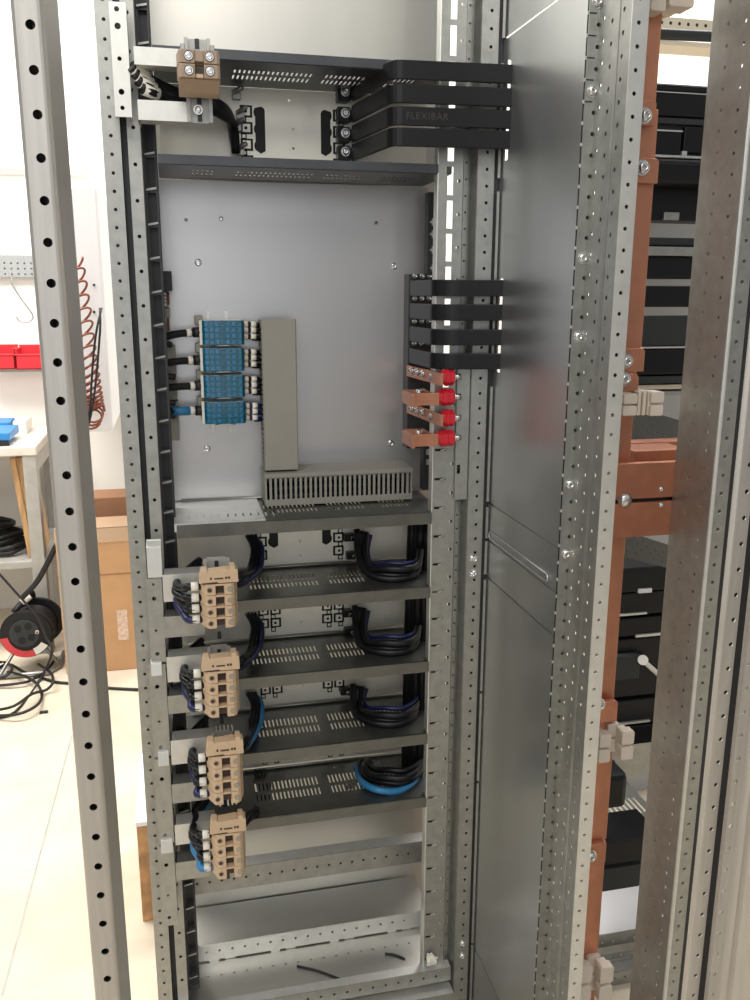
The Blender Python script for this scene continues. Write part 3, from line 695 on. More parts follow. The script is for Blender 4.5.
# horizontal trunking
x0, x1, z0, z1 = rect(265.5, 471, 413, 508, 1.455); z0 = 1.0405; z1 = wy(330, 471, 1.462).z
t = thing('cable_trunking', ((x0+x1)/2, 1.5, z0), 'level grey cable trunking with a slotted front, standing on the tray', 'trunking')
hs = []; xx = .003
while xx < x1-x0-.004: hs.append(rc(xx, .011, xx+.0044, z1-z0-.009)); xx += .0087
m = MB(); m.sheet((x0, 1.462, z0), X_, Z_, x1-x0, z1-z0-.001, hs, .0018); m.build('slotted_front', 'grey', t)
m = MB(); m.prism([(1.458, z1), (1.5335, z1), (1.5335, z1-.008), (1.531, z1-.003), (1.461, z1-.003), (1.461, z1-.007), (1.458, z1-.007)], 'x', x0-.001, x1+.001); m.build('trunking_cover', 'grey', t)
m = MB(); m.box(x0+.001, x1-.001, 1.4635, 1.5335, z0, z0+.002); m.box(x0+.001, x1-.001, 1.531, 1.5335, z0, z1-.004); m.box(x1-.003, x1, 1.4635, 1.531, z0, z1-.004); m.box(x0, x0+.002, 1.4635, 1.531, z0, z1-.004); m.build('trough', 'grey', t)
m = MB()
for k in range(6): m.tube([(x0+.006, 1.485+.012*(k % 3), z0+.010+.014*(k//3)), (x0+.12, 1.483+.013*(k % 3), z0+.012+.014*(k//3)), (x1-.01, 1.485+.012*(k % 3), z0+.010+.014*(k//3))], .006, 8)
m.build('wires_inside', 'black', t)
# grey tray front lip detail: perforated guard left of the trunking
x0, x1, z0, z1 = rect(174, 507, 264, 527, 1.40); zt = 1.0385
m = MB(); hs = []
for k in range(5): hs += [rc(.022+.012*k, .028, .025+.012*k, .031), rc(.022+.012*k, .042, .025+.012*k, .045)]
for k in range(7): hs.append(rc(.086+.0125*k, .026, .0885+.0125*k, .046))
m.sheet((x0, 1.378, zt), X_, Y_, x1-x0, .15, hs, .0012)
m.sheet((x0, 1.376, zt-.012), X_, Z_, x1-x0, .0135, (), .0012)
tag(m.build('perforated_guard', 'bright'), 'pale slotted cover strip lying on the tray left of the level trunking', 'cover strip')

# ================================================================ black flexible bars
def flexbars(path, zs, hgt, lab, grp, name_ord):
    for k, z in enumerate(zs):
        # smooth corners of the plan path
        P = [Vector((a, b)) for a, b in path]; q = [P[0]]
        for i in range(1, len(P)-1):
            r = min(.016, .45*min((P[i-1]-P[i]).length, (P[i+1]-P[i]).length)); a = P[i]+(P[i-1]-P[i]).normalized()*r; b = P[i]+(P[i+1]-P[i]).normalized()*r
            q += [(1-t)**2*a+2*t*(1-t)*P[i]+t*t*b for t in (0, .25, .5, .75, 1)]
        q.append(P[-1])
        m = MB(); m.strip([tuple(p) for p in q], z-hgt/2, z+hgt/2, .006)
        o = m.build('flexible_busbar', 'black', None, .0012); tag(o, lab % name_ord[k], 'busbar', grp)
        if grp.startswith('upper') and k == 2:
            tc = bpy.data.curves.new('t', 'FONT'); tc.body = 'FLEXIBAR'; tc.size = .0135; tc.space_character = 1.15; tc.align_x = 'LEFT'; tc.align_y = 'CENTER'; tc.extrude = .00015
            to = bpy.data.objects.new('t', tc); me = bpy.data.meshes.new_from_object(to)
            pa = Vector((*P[1], z)); pb = Vector((*P[2], z)); dd = (pb-pa).normalized(); nn = Vector((dd.y, -dd.x, 0))
            e = MB(); e.add([pa+dd*(.022+v.co.x)+Vector((0, 0, v.co.y))+nn*(.0003+v.co.z) for v in me.vertices], [tuple(q_.vertices) for q_ in me.polygons]); e.build('printed_text', 'print', o)
            bpy.data.objects.remove(to); bpy.data.curves.remove(tc)
        a = Vector((*P[0], z)); d = Vector((*(P[0]-P[1]).normalized(), 0)); n = Vector((-d.y, d.x, 0))
        e = MB(); e.obox(a-n*.007+Vector((0, 0, -hgt*.36)), d*.022, n*.004, (0, 0, hgt*.72)); e.build('bare_end', 'galv', o)
zc = [wy(392, v, 1.34).z for v in (69, 93, 115.5, 136.5)]
UPZ = zc
flexbars([(.308, 1.505), (.334, 1.338), (.62, 1.318)], zc, .0262, '%s of the four black flexible bars bent in front of the top trays', 'upper black flexible bars', ['highest', 'second highest', 'second lowest', 'lowest'])
for k, z in enumerate(zc):
    p = Vector((.303, 1.51, z)); m = MB(); m.box(p.x-.016, p.x+.004, 1.512, 1.534, z-.012, z+.012)
    o = tag(m.build('terminal_lug', 'black', None, .001), 'black terminal lug at the end of the %s upper flexible bar' % ['highest', 'second highest', 'second lowest', 'lowest'][k], 'lug', 'black lugs of the upper bars')
    bolt((p.x-.004, 1.512, z+.002), -Y_, .006, .006, o)
zc = [wy(452, v, 1.345).z for v in (288, 312.5, 337.5, 361.5)]
MDZ = zc
flexbars([(.4075, 1.490), (.4105, 1.362), (.434, 1.345), (.62, 1.32)], zc, .0255, '%s of the four black flexible bars beside the mounting plate above the red insulators', 'middle black flexible bars', ['highest', 'second highest', 'second lowest', 'lowest'])
x0, x1, z0, z1 = rect(408, 274, 436, 448, 1.50)
t = thing('busbar_support', ((x0+x1)/2, 1.5, z0), 'tall black plate holding the ends of the middle flexible bars and copper stubs', 'support plate')
m = MB(); m.box(x0, x1, 1.50, 1.533, z0, z1); m.build('support_plate', 'dark', t, .001)
for k, z in enumerate(MDZ):
    for j in range(3): bolt((x0+.010+.013*j, 1.499, z+.0185+.0025), -Y_, .0036, .006, t)
# red insulators and copper stubs
YI = 1.352
vz = [377, 397, 418, 438]; o4 = ['uppermost', 'second', 'third', 'lowest']
for i, v in enumerate(vz):
    c = wy(446, v, YI); ul = (441, 437, 441, 436)[i]
    xa, xb = wy(ul, v, YI).x, wy(453.5, v, YI).x
    rr = .0148
    t = thing('red_insulator', (xb, YI, c.z), 'red ribbed standoff insulator, %s of the four on the right upright' % o4[i], 'insulator', 'red insulators')
    m = MB(); n = 6; prof = [(0, .010), (.03, .0118), (.25, .0125), (.3, .0148), (.55, .0152), (.6, .0138), (.9, .0142), (1, .0125)]
    vs = [Vector((xa+(xb-xa)*s, YI+r*math.cos(2*math.pi*(k+.5)/n), c.z+r*math.sin(2*math.pi*(k+.5)/n))) for s, r in prof for k in range(n)]
    m.add(vs, [(j*n+k, j*n+(k+1) % n, (j+1)*n+(k+1) % n, (j+1)*n+k) for j in range(len(prof)-1) for k in range(n)]+[tuple(range(n))[::-1], tuple((len(prof)-1)*n+k for k in range(n))])
    m.build('insulator_body', 'red', t, .0012)
    m = MB(); m.cyl((xb, YI, c.z), (xb+.012, YI, c.z), .0055, 6); m.cyl((xb, YI, c.z), (xb+.003, YI, c.z), .0075, 14); m.build('bolt', 'bolt', t)
    s = thing('copper_stub', (xa, YI, c.z-.012), '', 'copper bar', 'copper stubs')
    m = MB()
    if i % 2 == 0:
        a = wy(409, v-4, 1.497); b = wy(443.5, v+2.5, 1.328); a.z = b.z = b.z+.000
        d = b-a; nn = Vector((d.y, -d.x, 0)).normalized()
        m.obox(a+Vector((0, 0, -.0095)), d, nn*.005, (0, 0, .019)); m.build('stub_bar', 'copper', s, .0006)
        for q in (.18, .34, .52): bolt(a+d*q+nn*.0052+Vector((0, 0, .002)), nn, .0055, .004, s)
        m = MB(); m.cyl(a+d*.72+nn*.004, (xa+.004, YI, a.z), .006, 10); m.build('stub_stud', 'bolt', s)
        s['label'] = 'copper stub running forward with bolts on its side at the %s red insulator' % o4[i]
    else:
        q0, q1, w0, w1 = rect(411, v-3.5, 437 if i == 1 else 436, v+8.5, 1.333)
        m.box(q0, q1+.004, 1.333, 1.338, w0, w1); m.box(q0-.001, q0+.004, 1.322, 1.385, w0-.001, w1+.0003)
        m.build('stub_bar', 'copper', s, .0006)
        for q in (.25, .6, .9): bolt((q0+.012+.012*q, 1.339+.012*q, w1+.0005), Z_, .0042, .004, s)
        m = MB(); m.box(q0+.004, q1-.004, 1.338, 1.395, w1-.006, w1); m.build('link_bar', 'copperd', s)
        s['label'] = 'copper stub bent into an angle facing the viewer at the %s red insulator' % o4[i]

# ================================================================ grey connector column half hidden by the left upright
t = thing('connector_column', wy(168, 440, 1.49), 'grey connector column with small red and white sockets, half hidden behind the left upright', 'connector')
def pl(u0, v0, u1, v1, y, mm, nm, dep=.02, bev=.001):
    a, b, c, d = rect(u0, v0, u1, v1, y); m = MB(); m.box(a, b, y, y+dep, c, d); return m.build(nm, mm, t, bev)
pl(150, 271, 172, 291, 1.47, 'dgrey', 'cable_clamp', .05)
for v in (300, 326):
    pl(150, v-9, 168, v+7, 1.485, 'grey', 'socket_block', .04)
    for k in range(4): pl(163, v-7+3.6*k, 166, v-5+3.6*k, 1.48, 'white', 'socket', .006, .0003)
    pl(167, v-8, 169.5, v+5, 1.483, 'brownp', 'red_socket', .008, .0003)
pl(150, 308, 170, 318, 1.49, 'grey', 'socket_block', .04)
for a, b, c in ((346, 374, 176), (375, 400, 177), (402, 441, 179)): pl(150, a, c, b, 1.495, 'grey', 'grey_plate', .035)
for v in (343, 375, 401, 414):
    m = MB(); m.tube([wy(160, v-2, 1.48), wy(168, v+1, 1.485), wy(175 if v > 360 else 171, v+2, 1.488)], .005, 8)
    m.build('short_cable', 'rubber', t)

# ================================================================ copper busbars, insulator combs and neighbouring frame on the right
YC = 1.12
def cubar(u0, v0, u1, v1, y, lab, mt='copper', dep=.01, slant=True):
    """upright flat copper bar between two pixel heights; v0 above v1, u0/u1 its visible edges at v0"""
    vm = (v0+v1)/2; a = wy(u0, v0, y); b = wy(u1, v0, y); z1 = a.z; z0 = wy(u0, v1, y).z if v1 < 1000 else 0
    m = MB(); m.box(a.x, b.x, y, y+dep, z0, z1); o = m.build('copper_busbar', mt, None, .0012)
    return tag(o, lab, 'busbar', 'upright copper bars')
xl = .590
c1 = cubar(636, -40, 666.5, 108, YC, 'highest length of the upright copper bar on the right')
c2 = cubar(636, 108, 659, 172, YC+.008, 'short length of upright copper bar between the two upper bolted joints')
c3 = cubar(624, 176, 654.5, 360, YC, 'longest bright length of the upright copper bar above the pale insulators')
c4 = cubar(612, 366, 637, 468, YC+.012, 'dark length of upright copper bar behind the upper pale insulators')
c5 = cubar(600, 536, 626, 700, YC+.008, 'long dull length of upright copper bar below the wide copper plates')
c6 = cubar(588, 704, 616.5, 842, YC, 'length of upright copper bar holding the lower pair of insulators')
c7 = cubar(575, 846, 606, 1040, YC, 'lowest length of the upright copper bar at the bottom right')
def joint(u0, v0, u1, v1, parent, ub, vb, nm='joint_plate'):
    a, b, c, d = rect(u0, v0, u1, v1, YC-.008); m = MB(); m.prism([(a-.02, c), (b, c), (b, d-.004), (b-.004, d), (a-.02, d)], 'y', YC-.010, YC-.0005); o = m.build(nm, 'copper', parent, .0012)
    if ub: 
        p = wy(ub, vb, YC-.011); bolt(p, -Y_, .0082, .007, o); 
joint(641, 100, 655.5, 126, c2, 644, 116)
joint(634, 158, 658, 183.5, c3, 641.5, 168)
joint(620, 348, 644, 371.5, c3, 625.5, 361)
joint(616, 374, 638, 392, c4, 623.5, 379)
joint(597, 701, 617, 722, c6, 598.5, 704)
joint(585, 843, 605.5, 863, c7, 590, 855)
# wide horizontal plates
for k, (v0, v1, lab) in enumerate(((463, 498.5, 'upper of the two wide level copper plates held by the large bolt'), (502.5, 536.5, 'lower of the two wide level copper plates held by the large bolt'))):
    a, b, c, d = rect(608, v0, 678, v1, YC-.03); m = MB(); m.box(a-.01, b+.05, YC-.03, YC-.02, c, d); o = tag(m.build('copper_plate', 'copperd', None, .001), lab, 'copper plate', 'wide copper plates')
    bolt(wy(661, 489 if k == 0 else 505, YC-.03), -Y_, .003, .002, o)
a, b, c, d = rect(606, 496, 678, 505, YC-.018); m = MB(); m.box(a, b+.05, YC-.0195, YC+.0075, c, d); tag(m.build('spacer_bar', 'dark'), 'dark spacer bar in the slot between the two wide copper plates', 'spacer')
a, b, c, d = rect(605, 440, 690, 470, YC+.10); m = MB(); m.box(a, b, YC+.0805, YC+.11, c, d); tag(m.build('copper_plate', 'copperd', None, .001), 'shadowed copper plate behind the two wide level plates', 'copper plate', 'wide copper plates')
a = wy(624.5, 500, YC-.03); m = MB(); m.cyl(a, a+Vector((0, .05, 0)), .004, 8); bl = m.build('clamp_bolt', 'bolt'); tag(bl, 'large domed bolt clamping the two wide copper plates', 'bolt')
m = MB(); n = 16; vs = []
for j in range(6):
    an = j/5*math.pi/2; vs += [a+Vector((.0112*math.cos(an)*math.cos(2*math.pi*k/n), -.008*math.sin(an)-.0005, .0112*math.cos(an)*math.sin(2*math.pi*k/n))) for k in range(n)]
m.add(vs, [(j*n+k, j*n+(k+1) % n, (j+1)*n+(k+1) % n, (j+1)*n+k) for j in range(5) for k in range(n)], True); m.build('bolt_head', 'bolt', bl)
m = MB(); a_, b_, c_, d_ = rect(625, 447, 677, 459, YC+.05); m.box(a_, b_, YC+.0225, YC+.08, c_, d_); tag(m.build('copper_plate', 'copperd', None, .001), 'narrow copper plate seen edge-on just above the wide level plates', 'copper plate', 'wide copper plates')
# pale insulator combs: stepped blocks
def comb(u0, v0, u1, v1, y, lab, nb=2, dep=.05, mt='comb'):
    a, b, c, d = rect(u0, v0, u1, v1, y); h = d-c; w = b-a; m = MB()
    for k in range(nb):
        yy = y+dep*k*.9
        sh = -.010*k
        for q0, q1 in ((c, c+h*.46), (c+h*.54, d)):
            e = w*.10; g = h*.05
            m.prism([(a+sh+e, q0), (b+sh-e, q0), (b+sh, q0+g), (b+sh, q1-g), (b+sh-e, q1), (a+sh+e, q1), (a+sh, q1-g), (a+sh, q0+g)], 'y', yy, yy+dep*.55)
        m.box(a+sh+w*.16, b+sh-w*.16, yy+.006, yy+dep*.95, c+h*.06, d-h*.06)
    return tag(m.build('insulator_comb', mt, None, .0012), lab, 'insulator', 'pale insulator combs')
comb(623.5, 394, 637.5, 416, YC-.035, 'pale notched insulator block beside the upright copper bar, left of the upper pair')
comb(651, 392, 664, 416, YC-.03, 'pale notched insulator block right of the copper bar in the upper pair')
a, b, c, d = rect(636.5, 391, 651, 415, YC-.02); m = MB()
for k in range(3): m.box(a+(b-a)*.34*k, a+(b-a)*(.34*k+.22), YC-.024, YC+.02, c, d)
m.box(a, b, YC-.012, YC+.018, c, d); tag(m.build('insulator_comb', 'comb', None, .001), 'ribbed middle part of the upper pale insulator pair', 'insulator', 'pale insulator combs')
comb(599.5, 735, 611, 763, YC-.035, 'pale notched insulator block hugging the copper bar in the lower pair', 3, .03)
comb(622, 732, 634, 760, YC-.035, 'pale notched insulator block right of the copper bar in the lower pair', 3, .03)
comb(578, 968, 592, 1002, YC-.04, 'pale insulator block at the foot of the copper bar, left one', 3, .03)
comb(600, 968, 613, 1002, YC-.035, 'pale insulator block at the foot of the copper bar, right one', 3, .03)
comb(652, -16, 667, 11, YC-.03, 'greyish insulator block at the top of the copper bar, left one')
comb(670, -18, 695, 7, YC-.03, 'greyish insulator block at the top right of the copper bar')

# right-hand perforated post
XR = .695; YR = 1.0
rp = thing('frame_post', (XR, YR, 0), 'broad perforated post with a brownish sheen right of the copper bars', 'post')
yfar = wx(684, 370, XR).y; w = yfar-YR; hz = wx(705, 450, XR).z; hh = []
for dy, ph in ((.02, 0), (.055, .006), (.085, -.004), (.115, .003), (.150, .008)):
    if dy < w-.005: hh += col_holes(w-dy, 0, 2.15, .025, .0026, (hz+ph) % .025, 8)
m = MB(); m.sheet((XR, yfar, 0), -Y_, Z_, w, 2.15, hh, .0015); m.strip([(XR, yfar), (XR+.03, yfar)], 0, 2.15, .0015); m.build('perforated_side', 'galv', rp)
m = MB(); r = .005; arc = [(XR+r-r*math.cos(a), YR+r-r*math.sin(a)-r*.0) for a in (0, .4, .8, 1.2, 1.57)]
m.strip(arc, 0, 2.15, -.0015); m.build('rounded_edge', 'bright', rp)
m = MB(); hz = wy(733, 419, YR).z
m.sheet((XR+r, YR, 0), X_, Z_, .019, 2.15, col_holes(.0085, 0, 2.15, .025, .0026, hz % .025, 10), .0015); m.strip([(XR+r+.019, YR), (XR+r+.019, YR+.02)], 0, 2.15, -.0015); m.build('front_flange', 'galv', rp)
m = MB(); m.sheet((XR+r+.0195, YR+.02, 0), X_, Z_, .05, 2.15, col_holes(.004, 0, 2.15, .025, .0020, (hz+.01) % .025, 8), .0015); m.build('dark_backing', 'dark', rp)
# near right post of the same front frame as the left foreground post
YQ = .68
np_ = thing('frame_post', (.51, YQ, 0), 'folded perforated post cut by the right edge of the picture', 'post')
a, b = wy(692, 914, YQ).x, wy(706, 914, YQ).x
hz = wy(700, 914, YQ).z
m = MB(); m.sheet((a+.003, YQ, 0), X_, Z_, b-a-.003, 2.15, col_holes((b-a)*.5, 0, 2.15, .025, .0024, hz % .025, 10), .0015); m.strip([(a+.003, YQ), (a, YQ+.002), (a, YQ+.004)], 0, 2.15, -.0012); m.build('perforated_flange', 'galvp', np_)
m = MB(); m.box(b-.006, b+.012, YQ+.004, YQ+.006, 0, 2.15); m.build('dark_backing', 'dark', np_)  # dark sheet added as shade behind the flange holes
a2, b2 = wy(716, 914, YQ-.01).x, wy(727, 914, YQ-.01).x
m = MB(); m.sheet((a2, YQ-.01, 0), X_, Z_, b2-a2, 2.15, col_holes((b2-a2)*.35, 0, 2.15, .025, .0024, (hz+.008) % .025, 10), .0015); m.strip([(a2, YQ-.01), (a2, YQ-.007)], 0, 2.15, .0012)
m.strip([(b2, YQ-.01), (b2+.004, YQ-.011), (b2+.007, YQ-.014), (b2+.009, YQ-.02), (b2+.030, YQ-.045)], 0, 2.15, .0012); m.build('folded_flange', 'galvp', np_)
# ================================================================ things in the neighbouring cabinet, seen through the busbar gap
YK = 1.72
def bx(u0, v0, u1, v1, y, dep, nm, mt, lab, cat, grp=None, bev=.003, parent=None):
    a, b, c, d = rect(u0, v0, u1, v1, y); m = MB(); m.box(a, b, y, y+dep, c, d); o = m.build(nm, mt, parent, bev)
    if parent is None: tag(o, lab, cat, grp)
    return o
G = 'black breakers in the neighbouring cabinet'
b1 = bx(640, 85, 745, 160, YK, .12, 'circuit_breaker', 'dgrey', 'large dark breaker near the top of the gap beside the copper bar', 'breaker', G)
for u0, v0, u1, v1, mm, nm in ((640, 86, 745, 92, 'black', 'breaker_edge'), (640, 93.5, 745, 117, 'black', 'breaker_panel'), (640, 119, 745, 125, 'dgrey', 'breaker_ledge'), (640, 131, 681, 156, 'black', 'breaker_door'), (684, 128, 745, 154, 'black', 'breaker_door')):
    a, b, c, d = rect(u0, v0, u1, v1, YK-.012); m = MB(); m.box(a, b, YK-.012, YK+.002, c, d); m.build(nm, mm, b1, .002)
for q in ((640, 93, 745, 94), (640, 129.5, 683, 131), (640, 156, 745, 158), (682, 151, 687, 156)):
    a, b, c, d = rect(*q, YK-.014); m = MB(); m.box(a, b, YK-.014, YK-.006, c, d); m.build('metal_strip', 'bright', b1)
bx(640, 161, 745, 185, YK-.05, .09, 'flexible_busbar', 'black', 'thick black bar under the large dark breaker in the gap', 'busbar', 'black bars in the neighbouring cabinet', .008)
o = bx(640, 188, 740, 221, YK+.01, .08, 'circuit_breaker', 'black', 'black breaker with a small metal clip above the upper light gap', 'breaker', G)
a, b, c, d = rect(665, 212, 680, 220, YK); m = MB(); m.box(a, b, YK+.002, YK+.012, c, d); m.build('metal_clip', 'galv', o, .001)
t_ = bx(640, 238, 735, 246, YK, .1, 'cross_beam', 'dgrey', 'dark steel cross beam below the upper light gap', 'beam', None)
bx(640, 247, 735, 256, YK-.01, .1, 'cross_beam', 'galv', 'pale grey cross beam below the upper light gap', 'beam', None, .001)
bx(640, 257, 730, 279, YK, .05, 'flexible_busbar', 'black', 'upper of two black bars parted by light slits', 'busbar', 'black bars in the neighbouring cabinet', .003)
bx(640, 286, 728, 307, YK, .05, 'flexible_busbar', 'black', 'lower of two black bars parted by light slits', 'busbar', 'black bars in the neighbouring cabinet', .003)
bx(640, 316, 725, 346, YK, .1, 'circuit_breaker', 'dgrey', 'dark boxy breaker with a centre seam above the pale metal line', 'breaker', G)
bx(640, 346.5, 725, 348, YK-.005, .02, 'metal_strip', 'bright', 'thin pale metal strip between two dark breakers', 'strip', None, .0003)
bx(638, 349, 722, 374, YK, .1, 'circuit_breaker', 'black', 'flat black breaker under the thin pale metal strip', 'breaker', G)
bx(636, 376, 718, 383, YK, .1, 'cross_beam', 'dgrey', 'dark cross beam above the pale beams in the gap', 'beam', None, .001)
bx(630, 384.5, 716, 389, YK+.02, .1, 'cross_beam', 'cream', 'cream cross beam just above the upper pale insulators', 'beam', None, .001)
bx(640, 391, 716, 395, YK+.02, .1, 'cross_beam', 'galv', 'grey cross beam behind the upper pale insulators', 'beam', None, .001)
a, b, c, d = rect(620, 218, 760, 411, YK+.3); m = MB(); m.box(a, b+.2, YK+.3, YK+.32, 0, d); tag(m.build('dimming_sheet', 'lgrey', None, .001), 'grey sheet added behind the black bars to dim the bright slits beside the copper bar', 'panel')  # added sheet tones down the bright wall behind the slits
# perforated dark side sheet seen at a slant
def slant(u0, v0, u1, v1, y0, y1, nm, mt, lab):
    p = [wy(u0, v0, y0), wy(u1, v0+6, y1), wy(u0, v1, y0), wy(u1, v1+18, y1)]
    O = p[2]; U = (p[3]-p[2]); w = U.length; U.normalize(); V = (p[0]-p[2]); h = V.length; V.normalize(); V = (V-U*V.dot(U)).normalized()
    hs = [circ(.012+.022*i, .010+.018*j+(.009 if i % 2 else 0), .0026, 6) for i in range(int(w/.022)) for j in range(int(h/.018)) if .010+.018*j+(.009 if i % 2 else 0) < h-.006]
    m = MB(); m.sheet(O, U, V, w, h, hs, .0015); tag(m.build(nm, mt), lab, 'panel', None)
slant(618, 404, 700, 440, 1.35, 1.55, 'perforated_sheet', 'dgrey', 'dark perforated sheet leaning back below the upper pale insulators')
slant(622, 532, 690, 556, 1.35, 1.55, 'perforated_sheet', 'dgrey', 'dark perforated sheet just below the wide copper plates')
# lower half: breakers with thin light slits
for k, (u0, v0, u1, v1, lab) in enumerate(((620, 566, 705, 590, 'black breaker with a pale tab, directly below the dark perforated sheet'), (618, 591, 702, 613, 'black breaker above the upper light slit'), (615, 616, 700, 634, 'black breaker between the two light slits'),
        (612, 637, 697, 694, 'big black breaker with a pale hooked handle'), (608, 698, 690, 722, 'black breaker right above the lower insulator pair'), (603, 725, 684, 750, 'black breaker level with the lower insulator pair'), (603, 752, 682, 776, 'black breaker just under the lower insulator pair'))):
    o = bx(u0, v0, u1, v1, YK, .12, 'circuit_breaker', 'black', lab, 'breaker', G, .004)
    def strip_(q, mm='bright', nm='metal_strip'):
        a, b, c, d = rect(*q, YK-.006); m = MB(); m.box(a, b, YK-.006, YK+.003, c, d); m.build(nm, mm, o, .0005)
    if k == 0: strip_((639, 589, 652, 593), 'cab', 'pale_tab')
    if k == 1: strip_((616, 613.5, 647, 615.5))
    if k == 2: strip_((636, 634, 662, 636.5))
    if k == 3:
        m = MB(); m.tube([wy(642, 660, YK-.02), wy(648, 665, YK-.02), wy(658, 674, YK-.02)], .006, 8); m.cyl(wy(643, 660, YK-.03), wy(643, 660, YK), .012, 14); m.build('hooked_handle', 'white', o)
        a, b, c, d = rect(612, 656, 640, 680, YK-.02); m = MB(); m.box(a, b, YK-.02, YK, c, d); m.build('breaker_block', 'dgrey', o, .003)
    if k == 4: strip_((606, 722.5, 650, 724.5))
    if k == 5: strip_((640, 750, 652, 752.5))
o = bx(600, 776, 628, 810, 1.42, .14, 'black_device', 'black', 'rounded black block sticking out under the lower insulator pair', 'device', None, .012)
# slotted tray and lower black device
y0 = 1.44
p = wy(640, 812, YK)
m = MB(); a, b, c, d = rect(600, 790, 676, 845, y0)
z_ = wy(640, 838, y0).z
m.sheet((a, y0, z_), X_, Y_, b-a, .22, [rc(.01+.012*k, .08, .015+.012*k, .14) for k in range(int((b-a-.02)/.012))], .0015)
m.sheet((a, y0+.22, z_), X_, Z_, b-a+.35, .085, [rc((b-a)*.70, .045, (b-a)*.86, .050)], .0015)
tag(m.build('perforated_tray', 'galv'), 'slotted grey tray in the neighbouring cabinet above the low black device', 'tray')
o = bx(596, 840, 660, 862, y0-.02, .10, 'circuit_breaker', 'black', 'low black device in front of the slotted tray at the lower right', 'breaker', G, .003)
bx(594, 866, 660, 888, y0, .02, 'cross_beam', 'dgrey', 'dark grey cross beam above the white base at the lower right', 'beam', None, .001)
a, b, c, d = rect(590, 862, 660, 868, y0); 
# white base of the neighbouring cabinet
yb = 1.42; a = wy(575, 960, yb).x; b = wy(690, 960, yb).x; zt = wy(620, 932, yb).z
t = thing('cabinet_base', ((a+b)/2, yb, 0), 'pale perforated cabinet base glowing in daylight at the lower right', 'cabinet base')
m = MB(); hz = wy(620, 937, yb).z
m.sheet((a, yb, zt-.03), X_, Z_, b-a, .03, [circ(.01+.025*k, .012, .003, 8) for k in range(int((b-a)/.025))], .0015); m.sheet((a, yb-.02, zt-.045), X_, Z_, b-a, .015, [circ(.02+.025*k, .008, .003, 8) for k in range(int((b-a)/.025)-1)], .0015)
m.sheet((a, yb-.05, zt-.085), X_, Z_, b-a, .035, [circ(.015+.025*k, .02, .003, 8) for k in range(int((b-a)/.025))], .0015)
m.sheet((a, yb-.05, zt-.05), X_, Y_, b-a, .03, (), .0015)
m.build('perforated_sill', 'galv', t)
m = MB(); m.box(a, b, yb-.03, yb+.1, 0, max(.006, zt-.09)); m.build('plinth', 'galv', t)
m = MB(); m.sheet((a, yb+.001, zt), X_, Vector((0, .94, .342)), b-a, .22, (), .0015); m.build('sloped_sheet', 'cab', t)
# beam with holes, and dark pipe, up in the light gap
yb = 2.2
a, b, c, d = rect(640, 21, 750, 28, yb); m = MB(); m.sheet((a, yb, c-.006), X_, Z_, b-a, d-c+.01, [circ(.01+.025*k, (d-c)*.6+.003, .0045, 8) for k in range(int((b-a)/.025))], .0015)
m.sheet((a, yb, c-.006), X_, Y_, b-a, .05, (), .0015)
o = tag(m.build('cross_beam', 'cream'), 'pale beam with a row of holes crossing the bright gap at the top right', 'beam')
m = MB(); m.box(a, b, yb+.002, yb+.004, c, d); m.build('dark_backing', 'dark', o)  # dark piece added so the beam holes look shaded
m = MB(); m.tube([wy(640, 33, 2.15), wy(700, 36, 2.15), wy(750, 38.5, 2.15)], .013, 10); tag(m.build('dark_pipe', 'dgrey'), 'dark pipe crossing the bright gap at the top right', 'pipe')
a, b, c, d = rect(640, 42, 750, 47, yb-.05); m = MB(); m.box(a, b, yb-.05, yb+.03, c, d); tag(m.build('cross_beam', 'cream', None, .001), 'plain pale beam under the dark pipe at the top right', 'beam')

# ================================================================ the workshop behind, left
YW = 4.00
m = MB(); m.box(-4, 5, -3, 5, -.05, 0); struct(m.build('floor', 'floor'))
m = MB(); m.box(-4, 5, YW, YW+.1, 0, 3.6); struct(m.build('wall_back', 'wall'))
m = MB(); m.box(5, 5.1, -3, 5, 0, 3.6); struct(m.build('wall_right', 'wall'))
# joint line in the floor
m = MB(); pa, pb = wz(72, 735, .001), wz(2, 995, .001); d = (pb-pa); n = Vector((d.y, -d.x, 0)).normalized()*.0025
m.add([pa-n, pb-n, pb+n, pa+n], [(0, 1, 2, 3)]); struct(m.build('trim_1', 'bench'))
# pegboard, hook, red bins
y = YW-.03
a, b, c, d = rect(-60, 255, 60, 277, y); m = MB()
hs = [circ(x_*.026+.013, z_*.022+.012, .0042, 6) for x_ in range(int((b-a)/.026)) for z_ in range(int((d-c)/.022))]
m.sheet((a, y, c), X_, Z_, b-a, d-c, hs, .002); m.box(a, b, y+.006, y+.010, c, d)
tag(m.build('pegboard', 'peg'), 'grey perforated tool rail across the white wall at the far left', 'tool rail')
m = MB(); m.tube([wy(12, 279, y-.012), wy(12, 284, y-.014), wy(22, 300, y-.014), wy(31, 312, y-.014), wy(33, 318, y-.014), wy(28, 322, y-.014), wy(20, 321, y-.014), wy(16, 316, y-.014)], .0035, 8); m.tube([wy(12, 279, y-.012), wy(12, 275, y+.005)], .003, 6, False)
tag(m.build('wire_hook', 'galv'), 'bent wire hook hanging from the grey tool rail', 'hook')
